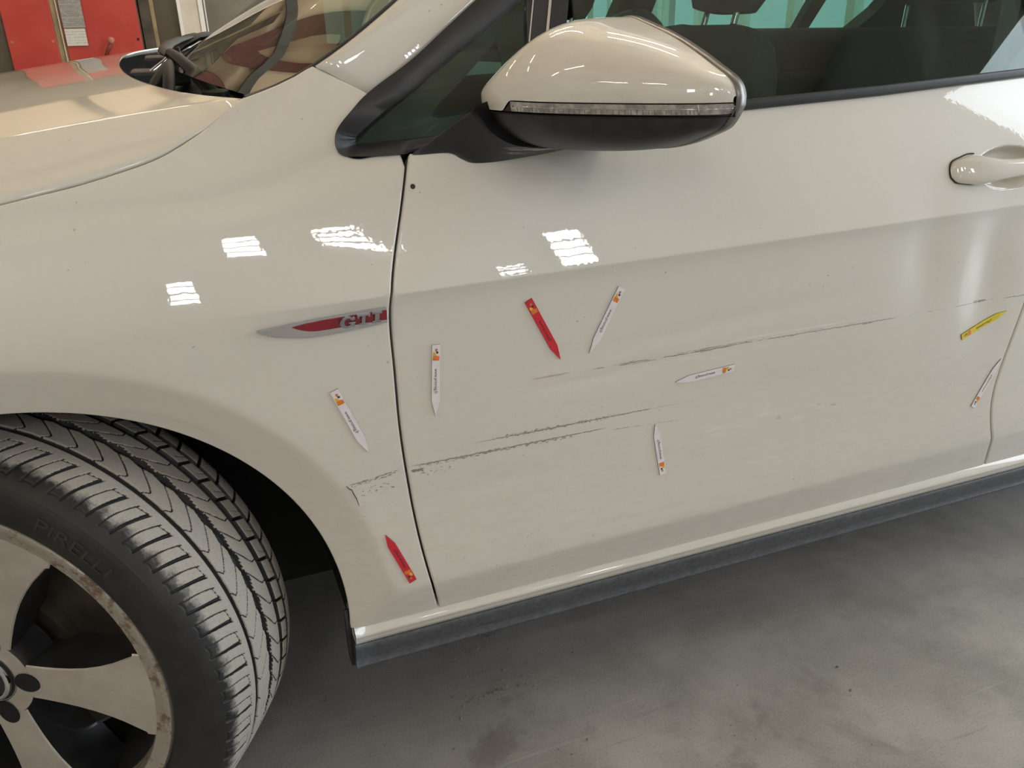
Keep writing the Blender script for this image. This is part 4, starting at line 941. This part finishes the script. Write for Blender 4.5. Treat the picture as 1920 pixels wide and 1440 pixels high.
    for pts in ([(-.0095, .021), (0, .0015), (.0095, .021)], [(-.0195, .0120), (-.0085, -.0210), (0, -.0035), (.0085, -.0210), (.0195, .0120)]):
        eb.tube([fv[0] + fv[1]*.0015 + fv[2]*x + fv[3]*y for x, y in pts], .0021, 8)
    eb.build('emblem', M['chrome'], W_, True, 0, 50)
    return W_
W1 = make_wheel(WC, AX, E1, E2, 'front wheel turned outwards with dusty tread and kerbed rim')
# raised maker's name on the sidewall
def text_mesh(txt, size, extrude=0.0):
    c = bpy.data.curves.new('txt', 'FONT'); c.body = txt; c.size = size; c.extrude = extrude; c.align_x = 'CENTER'; c.align_y = 'CENTER'; c.resolution_u = 3
    o = bpy.data.objects.new('txt', c); COL.objects.link(o); dg = bpy.context.evaluated_depsgraph_get(); me = bpy.data.meshes.new_from_object(o.evaluated_get(dg))
    V = np.array([tuple(v.co) for v in me.vertices]); F = [tuple(p.vertices) for p in me.polygons]; bpy.data.objects.remove(o); bpy.data.curves.remove(c); bpy.data.meshes.remove(me); return V, F
V, F = text_mesh('PIRELLI', .026, .0006)
rad = .276; ang = math.radians(50) - V[:, 0] * 1.2 / rad; r_ = rad + V[:, 1] * .9
V3 = to_world(wheel_frame(WC, AX, E1, E2), -.0125 + .05 * np.abs(r_ - .272) - (V[:, 2] > 0) * .0006, r_, ang)
mesh('raised_lettering', V3, F, plain('sidewall_lettering', (.030, .029, .027), .5), W1, False)
# rear wheel, same parts
def copy_tree(o, parent, M4):
    c = o.copy(); COL.objects.link(c); c.parent = parent
    for ch in list(o.children): copy_tree(ch, c, None)
    return c
W2 = empty('wheel', (2.60, .073, .308), CAR); W2['label'] = 'rear wheel standing straight'
Rm = Matrix((AX, E1, E2)).transposed().to_4x4(); Rn = Matrix(((0, 1, 0), (1, 0, 0), (0, 0, 1))).to_4x4()   # columns: axis, e1, e2
Rn = Matrix((Vector((0, 1, 0)), Vector((1, 0, 0)), Vector((0, 0, 1)))).transposed().to_4x4()
X4 = Matrix.Translation((2.60, .073, .308)) @ Rn @ Rm.inverted() @ Matrix.Translation(-WC)
for ch in list(W1.children):
    if ch.name.startswith('raised'): continue
    c = ch.copy(); COL.objects.link(c); c.parent = W2; c.matrix_parent_inverse = Matrix.Translation(-Vector((2.60, .073, .308))); c.matrix_basis = X4
# wheel-arch liner
rows = []
for y in (.046, .07, .12, .34):
    rows.append([(ARCH_X + (.364 if y < .05 else .370) * math.cos(a), y, ARCH_Z + (.364 if y < .05 else .370) * math.sin(a)) for a in np.linspace(-.19, math.pi + .3, 48)])
loft('wheel_arch_liner', rows, M['liner'], CAR)
V = [(ARCH_X, .34, ARCH_Z)] + [(ARCH_X + .372 * math.cos(a), .34, ARCH_Z + .372 * math.sin(a)) for a in np.linspace(-.19, math.pi + .3, 48)]
mesh('wheel_arch_liner', V, [(0, i, i+1) for i in range(1, 48)], M['liner'], CAR)
rows = [[(2.6 + .366 * math.cos(a), y, ARCH_Z + .366 * math.sin(a)) for a in np.linspace(-.2, math.pi + .2, 40)] for y in (.03, .3)]
loft('wheel_arch_liner', rows, M['liner'], CAR)
m = MB(); m.tube([(.4195, .040, .30), (.4200, .038, .27), (.4195, .036, .255), (.4200, .036, .225), (.421, .038, .205)], [.004, .005, .005, .005, .003], 8, True, (.45, 1)); m.build('liner_flap', M['black'], CAR, True)
# ------------------------------------------------------------------ door mirror
MR = empty('side_mirror', (.74, .03, .90), CAR); MR['label'] = 'white door mirror on a black foot'
mst = [(-.1381, .0891, .958, .938), (-.1341, .1237, .963, .908), (-.1241, .1447, .9715, .8853), (-.1071, .152, .9874, .8856), (-.0821, .152, 1.011, .8865), (-.0521, .1447, 1.0269, .8877), (-.0221, .1342, 1.0222, .8893), (.0079, .1174, 1.0135, .8918), (.0379, .0964, 1.0032, .8962), (.0679, .0734, .9904, .9046), (.0929, .0503, .9785, .9146), (.1089, .0314, .9705, .9230), (.1185, .0150, .962, .936), (.1225, .0045, .953, .944)]
_L = [s[0] for s in mst]; _tt = np.arange(len(mst))
mF, mT, mB_, mL = (spline(_tt, [s[k] for s in mst]) for k in (1, 2, 3, 0))
la = math.radians(11); ml = np.array([math.sin(la), -math.cos(la), 0]); mf = np.array([-math.cos(la), -math.sin(la), 0]); mc = np.array([.805, -.052, 0])
def mpt(t, z, o=0.0):        # station t, height z, o outwards
    F, T, B, L = float(mF(t)), float(mT(t)), float(mB_(t)), float(mL(t)); zm = .95
    s = min(1, (z - zm) / (T - zm)) if z > zm else min(1, (zm - z) / (zm - B))
    d = (F + o) * max(0, 1 - s * s) ** .275
    return mc + ml * L + mf * d + np.array([0, 0, z])
def mrows(zlo, zhi, n, o=0.0, t0=0, t1=13, m=70, edge=True):
    rows = []
    for t in np.linspace(t0, t1, m):
        T, B = float(mT(t)), float(mB_(t)); lo, hi = max(zlo(t), B), min(zhi(t), T)
        k = np.linspace(0, 1, n); 
        if hi >= T - 1e-6: k = 1 - (1 - k) ** 2.2
        if lo <= B + 1e-6: k = np.linspace(0, 1, n) ** 2.2
        rows.append([mpt(t, lo + (hi - lo) * a, o) for a in k])
    return rows
zs_top = lambda t: .9505 - .0065 * float(sstep(0, 2.0, 2.6 - t)) - (.0105 if t < 1.6 else 0) + .001 * t * 0
def strip_hi(t): return .9475
def strip_lo(t): return .9345
split = lambda t: float(strip_hi(t) * sstep(4.2, 4.75, t) + .936 * (1 - sstep(4.2, 4.75, t)))
loft('mirror_cap', mrows(split, lambda t: 9, 30, 0, 0, 13, 110), M['paint_m'], MR, flip=True)
loft('mirror_housing', mrows(lambda t: 0, lambda t: .9342, 22, -.0008, 0, 13, 90), M['black'], MR, flip=True)
# recess with the clear indicator lens
loft('lens_surround', mrows(lambda t: .9338, split, 6, -.0022, 3.9, 13, 90), M['gloss'], MR, flip=True)
lz0 = lambda t: .9362; lz1 = lambda t: .9462
loft('indicator_lens', mrows(lz0, lz1, 8, .0006, 4.72, 13, 90), M['clear'], MR, flip=True)
m = MB()
for t in list(np.linspace(5.0, 10.6, 36)): m.tube([mpt(t, .9370, .0008), mpt(t, .9405, .0008)], .0004, 5)
m.build('lens_rib', plain('lens_rib', (.22, .21, .20), .3, .2), MR, True)
m = MB(); m.tube([mpt(t, .9415, .0009) for t in np.linspace(4.8, 12.7, 60)], .0005, 5); m.tube([mpt(10.8, z, .001) for z in (.9365, .9412, .946)], .0007, 5); m.build('light_guide', M['chrome'], MR, True)
# bezel round the mirror glass
ring = [mpt(t, float(mT(t)), 0) for t in np.linspace(0, 13, 60)] + [mpt(t, float(mB_(t)), 0) for t in np.linspace(13, 0, 60)]
ring = np.array(ring); rc = ring.mean(0); n = len(ring); V = []
for dep, sc in ((.0008, 1.0), (.0004, 1.012), (-.004, 1.018), (-.012, 1.012), (-.0135, .985), (-.012, .95), (-.004, .94)):
    V += [rc + (p - rc) * sc + mf * dep for p in ring]
F = [(k*n+i, k*n+(i+1) % n, (k+1)*n+(i+1) % n, (k+1)*n+i) for k in range(6) for i in range(n)]
mesh('mirror_bezel', V, F, plain('dark_silver_bezel', (.20, .19, .18), .35, .85, .15, 40), MR, True)
V = [rc + (p - rc) * .945 - mf * .006 for p in ring]; mesh('mirror_glass', V, [tuple(range(n))], plain('mirror_silvering', (.8, .82, .82), .02, 1, .02), MR, False)
root = [(.5565, .8890), (.6000, .8872), (.615, .8800), (.632, .8742), (.678, .8752), (.732, .8835), (.735, .898), (.70, .912), (.62, .905)]
root = [np.array([x, min(float(side_y(x, z)), float(green_y(x, z))) - .001, z]) for x, z in root]
head = [np.array(v) for v in ((.622, .016, .9395), (.628, .012, .926), (.640, .012, .911), (.664, .010, .897), (.700, .008, .891), (.752, .008, .893), (.765, .012, .915), (.740, .015, .945), (.670, .016, .950))]
rows = []
def closed_spline(P, k):
    out = []; n = len(P)
    for i in range(n):
        p0, p1, p2, p3 = P[i-1], P[i], P[(i+1) % n], P[(i+2) % n]
        for t in np.arange(k) / k: out.append(.5 * (2*p1 + (p2-p0)*t + (2*p0-5*p1+4*p2-p3)*t*t + (3*p1-p0-3*p2+p3)*t**3))
    return out
for t in np.linspace(0, 1, 14):
    e = t; bulge = np.array([0, .010, -.004]) * 4 * t * (1-t)
    rows.append(closed_spline([a * (1-e) + b_ * e + bulge for a, b_ in zip(root, head)], 5))
ft = loft('mirror_foot', rows, M['black_s'], MR, closed=True, caps=True, flip=True)
m = MB(); m.tube([mpt(t, .9336, .0002) + np.array([0, 0, 0]) for t in np.linspace(0, 13, 60)], .0007, 5); m.build('housing_joint', M['gap'], MR, True)
# ------------------------------------------------------------------ wipers
def wiper(pts, widths, blade):
    w = empty('wiper', pts[0], CAR)
    a = MB(); a.tube(pts, widths, 8, True, (1, .7)); a.build('wiper_arm', M['wiper'], w, True, 0, 50)
    b_ = MB(); b_.tube(blade, [.004, .010, .011, .010, .004], 8, True, (1, .8)); b_.build('wiper_blade', M['wiper'], w, True, 0, 50)
    k = MB(); k.lathe([(-.012, .0), (-.010, .018), (.014, .021), (.02, .014)], Vector(pts[0]), Vector((0, .1, -1)).normalized(), Vector((1, 0, 0)), Vector((0, 1, .1)).normalized(), 16); k.build('pivot_cap', M['black'], w, True, 0, 40)
    return w
wiper([(.375, .415, .935), (.366, .435, .950), (.350, .475, .972), (.336, .515, .987), (.327, .545, .9945)], [.0125, .0115, .0105, .0095, .008], [(.322, .55, .990), (.320, .70, .994), (.330, .85, 1.000), (.352, 1.0, 1.006), (.385, 1.14, 1.012)])
wiper([(.312, .40, .930), (.316, .43, .955), (.320, .47, .975), (.323, .51, .982)], [.008, .0085, .008, .006], [(.29, .44, .945), (.30, .46, .955), (.312, .48, .966), (.320, .50, .976), (.328, .53, .984)])
wiper([(.335, 1.02, .985), (.352, 1.10, .997), (.375, 1.16, 1.006), (.395, 1.20, 1.012)], [.012, .016, .017, .013], [(.37, 1.15, 1.004), (.39, 1.22, 1.010), (.42, 1.30, 1.014), (.45, 1.4, 1.014), (.48, 1.5, 1.012)])
# ------------------------------------------------------------------ cabin
def soft_box(name, lo, hi, mat, parent, r=.04, M4=None):
    o = MB(); o.box(lo, hi, M4); b_ = o.build(name, mat, parent, True); md = b_.modifiers.new('bevel', 'BEVEL'); md.width = r; md.segments = 5; b_.data.set_sharp_from_angle(angle=math.radians(180)); return b_
def seat(x, y, tag_):
    s = empty('seat', (x, y, .3), CAR); s['label'] = tag_
    Rk = Matrix.Translation((x, y, .45)) @ Matrix.Rotation(math.radians(14), 4, 'Y')
    rows = []
    for k, (h, wd, th) in enumerate(((0, .21, .10), (.10, .225, .11), (.25, .222, .10), (.40, .205, .085), (.50, .185, .07), (.55, .165, .055), (.572, .13, .038), (.578, .08, .02))):
        r = []
        for j in range(28):
            a = 2*math.pi*j/28; ca, sa = math.cos(a), math.sin(a)
            r.append(tuple(Rk @ Vector((th*math.copysign(abs(ca)**.7, ca) - .025*abs(sa)**4, wd*math.copysign(abs(sa)**.55, sa), h))))
        rows.append(r)
    loft('backrest', rows, M['cloth'], s, closed=True, caps=True)
    soft_box('cushion', (x - .52, y - .24, .34), (x + .02, y + .24, .50), M['cloth'], s, .05)
    for yy in (-.030, .066): rib([tuple(Rk @ Vector((.01, yy, .55))), tuple(Rk @ Vector((.012, yy, .64)))], .006, 'headrest_post', M['chrome'], s)
    rows = []
    for (h, wd, th) in ((.608, .05, .02), (.612, .080, .035), (.64, .094, .045), (.70, .102, .05), (.76, .100, .048), (.795, .08, .035), (.80, .05, .02)):
        rows.append([tuple(Rk @ Vector((.01 + th*math.copysign(abs(math.cos(a))**.7, math.cos(a)), wd*math.copysign(abs(math.sin(a))**.6, math.sin(a)) + .012, h))) for a in np.linspace(0, 2*math.pi, 25)[:-1]])
    loft('headrest', rows, M['cloth'], s, closed=True, caps=True)
seat(1.165, .545, 'dark cloth front seat nearest the door glass'); seat(1.165, 1.245, 'dark cloth front seat on the far side')
rs = empty('rear_bench', (2.0, .9, .3), CAR)
soft_box('backrest', (1.98, .26, .40), (2.14, 1.54, 1.000), M['cloth'], rs, .045); soft_box('cushion', (1.50, .26, .30), (2.0, 1.54, .55), M['cloth'], rs, .05)
for yc in (.70,):
    soft_box('headrest', (2.0, yc - .13, 1.050), (2.10, yc + .13, 1.21), M['cloth'], rs, .03)
    for d in (-.11, .11): rib([(2.04, yc + d, .99), (2.045, yc + d, 1.06)], .006, 'headrest_post', M['chrome'], rs)
# steering wheel
sw = empty('steering_wheel', (1.05, .545, .87), CAR); Rk = Matrix.Translation((1.045, .545, .868)) @ Matrix.Rotation(math.radians(-64), 4, 'Y')
m = MB(); m.tube([tuple(Rk @ Vector((.18*math.cos(a), .18*math.sin(a), 0))) for a in np.linspace(0, 2*math.pi, 41)], .0155, 10, False); m.build('wheel_rim', M['black'], sw, True)
soft_box('airbag_pad', (-.07, -.075, -.03), (.06, .075, .02), M['black'], sw, .02, Rk)
for a in (0, 180, 90 + 90): rib([tuple(Rk @ Vector((.05*math.sin(math.radians(q)), .06*math.cos(math.radians(q)), -.01))) if k_ == 0 else tuple(Rk @ Vector((.175*math.sin(math.radians(q)), .175*math.cos(math.radians(q)), 0))) for k_ in (0, 1) for q in (a,)], .012, 'spoke', M['black'], sw)
m = MB(); P_ = [(1.665, .205, 1.26), (1.662, .215, 1.1), (1.668, .225, .93), (1.67, .23, .7)]
for a, b_ in zip(P_[:-1], P_[1:]): m.add([(a[0]-.022, a[1], a[2]), (a[0]+.022, a[1], a[2]), (b_[0]+.022, b_[1], b_[2]), (b_[0]-.022, b_[1], b_[2])], [(0, 1, 2, 3)]); 
m.build('seat_belt', plain('belt_webbing', (.10, .105, .09), .7), CAR)
# ------------------------------------------------------------------ magnetic pointer strips stuck on the panels
m_mw = plain('white_magnet_face', (.80, .76, .78), .35, 0, .04, 60); m_mr = plain('red_magnet_face', (.62, .022, .040), .35, 0, .06, 60); m_my = plain('yellow_magnet_face', (.74, .58, .03), .35, 0, .06, 60)
m_back = plain('black_magnet_backing', (.02, .02, .02), .6); m_or = plain('orange_print', (.72, .20, .03), .5, 0, .1, 200); m_ye = plain('yellow_print', (.80, .45, .04), .5, 0, .1, 200); m_br = plain('dark_print', (.06, .035, .02), .6)
TXT = text_mesh('www.promeg.fr', 1.0)
def pointer(tail, tip, mat, label):
    A, B = np.array(tail), np.array(tip); L = np.linalg.norm(B - A); d = (B - A) / L; u = np.array([-d[1], d[0]]); w = .0052
    def at(s, v, o): q = A + d * s + u * v; return sp(q[0], q[1], o)
    ss = np.r_[np.linspace(0, .78, 12), .85, .92, .995]; wd = [w if q <= .781 else w * (1 - q) / .22 for q in ss]; n = len(ss)
    V = []; F = []; fm = []
    for o_ in (.0002, .0010, .0017):
        for q, h in zip(ss, wd): V += [at(L*q, -h, o_), at(L*q, 0, o_), at(L*q, h, o_)]
    k3 = 3 * n
    for i in range(n - 1):
        for c in (0, 1): F.append((2*k3 + 3*i + c, 2*k3 + 3*(i+1) + c, 2*k3 + 3*(i+1) + c + 1, 2*k3 + 3*i + c + 1)); fm.append(0)
        for lay, mi in ((0, 1), (1, 0)):
            a = lay * k3 + 3*i; F.append((a, a + 3, a + 3 + k3, a + k3)); fm.append(mi); F.append((a + 2, a + 2 + k3, a + 5 + k3, a + 5)); fm.append(mi)
    for e in (0, n - 1):
        for lay, mi in ((0, 1), (1, 0)):
            a = lay * k3 + 3*e
            for c in (0, 1): F.append((a + c, a + c + k3, a + c + 1 + k3, a + c + 1)); fm.append(mi)
    body = mesh('pointer_magnet', V, F, None, None, False, None, [mat, m_back], fm)
    tag(body, label, 'magnet', 'pointer magnets marking the damage')
    V_, F_ = TXT; k = .0052
    wid = V_[:, 0].max() - V_[:, 0].min(); kx = .033 / wid
    mesh('lettering', [at(L*.50 + x * kx, y * kx * 1.15, .0019) for x, y, z in V_], F_, M['ink'], body, False)
    def pr(name, poly, m_):
        poly = [(a * 1.22, b_ * 1.15) for a, b_ in poly]
        mesh(name, [at(s, v, .0019) for s, v in poly], [tuple(range(len(poly)))], m_, body, False)
    pr('orange_emblem', [(.0112, -.0034), (.0160, -.0038), (.0165, .0034), (.0118, .0036), (.0122, .0020), (.0112, .0014)], m_or)
    pr('yellow_emblem', [(.0072, -.0028), (.0085, -.0036), (.0112, -.0034), (.0118, -.0010), (.0104, .0002), (.0084, -.0008)], m_ye)
    pr('dark_emblem', [(.0068, -.0002), (.0088, .0000), (.0094, .0016), (.0080, .0026), (.0066, .0016)], m_br)
    pr('tan_emblem', [(.0036, -.0004), (.0056, -.0012), (.0070, .0000), (.0062, .0010), (.0050, .0018), (.0040, .0012)], plain('tan_print', (.45, .22, .08), .6) if 'tan_print' not in bpy.data.materials else bpy.data.materials['tan_print'])
pointer((.4312, .6386), (.4642, .5502), m_mw, 'white pointer magnet on the wing left of the door gap')
pointer((.5569, .6747), (.5509, .5815), m_mw, 'white pointer magnet hanging straight down just right of the door gap')
pointer((.6766, .7134), (.7210, .6278), m_mr, 'red pointer magnet on the door below the crease, tip down')
pointer((.8061, .7125), (.7624, .6289), m_mw, 'white pointer magnet right of the red one on the door, leaning towards it')
pointer((.9937, .5692), (.8961, .5639), m_mw, 'white pointer magnet lying almost level in mid-door, tip left')
pointer((.8843, .4227), (.8683, .5054), m_mw, 'white pointer magnet low on the door with its tip up')
pointer((1.4390, .5445), (1.5302, .5768), m_my, 'yellow pointer magnet near the rear edge of the door')
pointer((1.4953, .4107), (1.5426, .4902), m_mw, 'white pointer magnet under the yellow one beside the rear door gap')
pointer((.5042, .3524), (.4744, .4297), m_mr, 'red pointer magnet at the bottom of the wing, tip up')
# ------------------------------------------------------------------ grit on the floor
g = MB()
def stone(x, y, r):
    b = len(g.v); s = [(1, 0, 0), (-1, 0, 0), (0, 1, 0), (0, -1, 0), (0, 0, 1), (0, 0, -.6)]
    for v in s:
        q = rng.uniform(.6, 1.2, 3); g.v.append((x + v[0]*r*q[0], y + v[1]*r*q[1], r*.5 + v[2]*r*q[2]*.8))
    for f in ((0, 2, 4), (2, 1, 4), (1, 3, 4), (3, 0, 4), (2, 0, 5), (1, 2, 5), (3, 1, 5), (0, 3, 5)): g.f.append(tuple(b + i for i in f))
CL = [(.645, .225, .028, .018, 90), (.60, .245, .02, .01, 25), (.69, .245, .012, .008, 30), (.64, .112, .03, .010, 80), (.70, .13, .02, .02, 20), (.62, .15, .09, .05, 60), (.85, .0, .25, .10, 60)]
for (cx, cy, sx_, sy_, n_) in CL:
    for i in range(n_): stone(cx + rng.normal() * sx_, cy + rng.normal() * sy_, float(rng.choice([.0009, .0013, .0018, .0026], p=[.45, .3, .18, .07])))
gr = g.build('floor_grit', plain('grit', (.26, .21, .15), .85, 0, .6, 60)); tag(gr, 'brown grit and crumbs scattered on the concrete below the sill', 'grit', None, 'stuff')
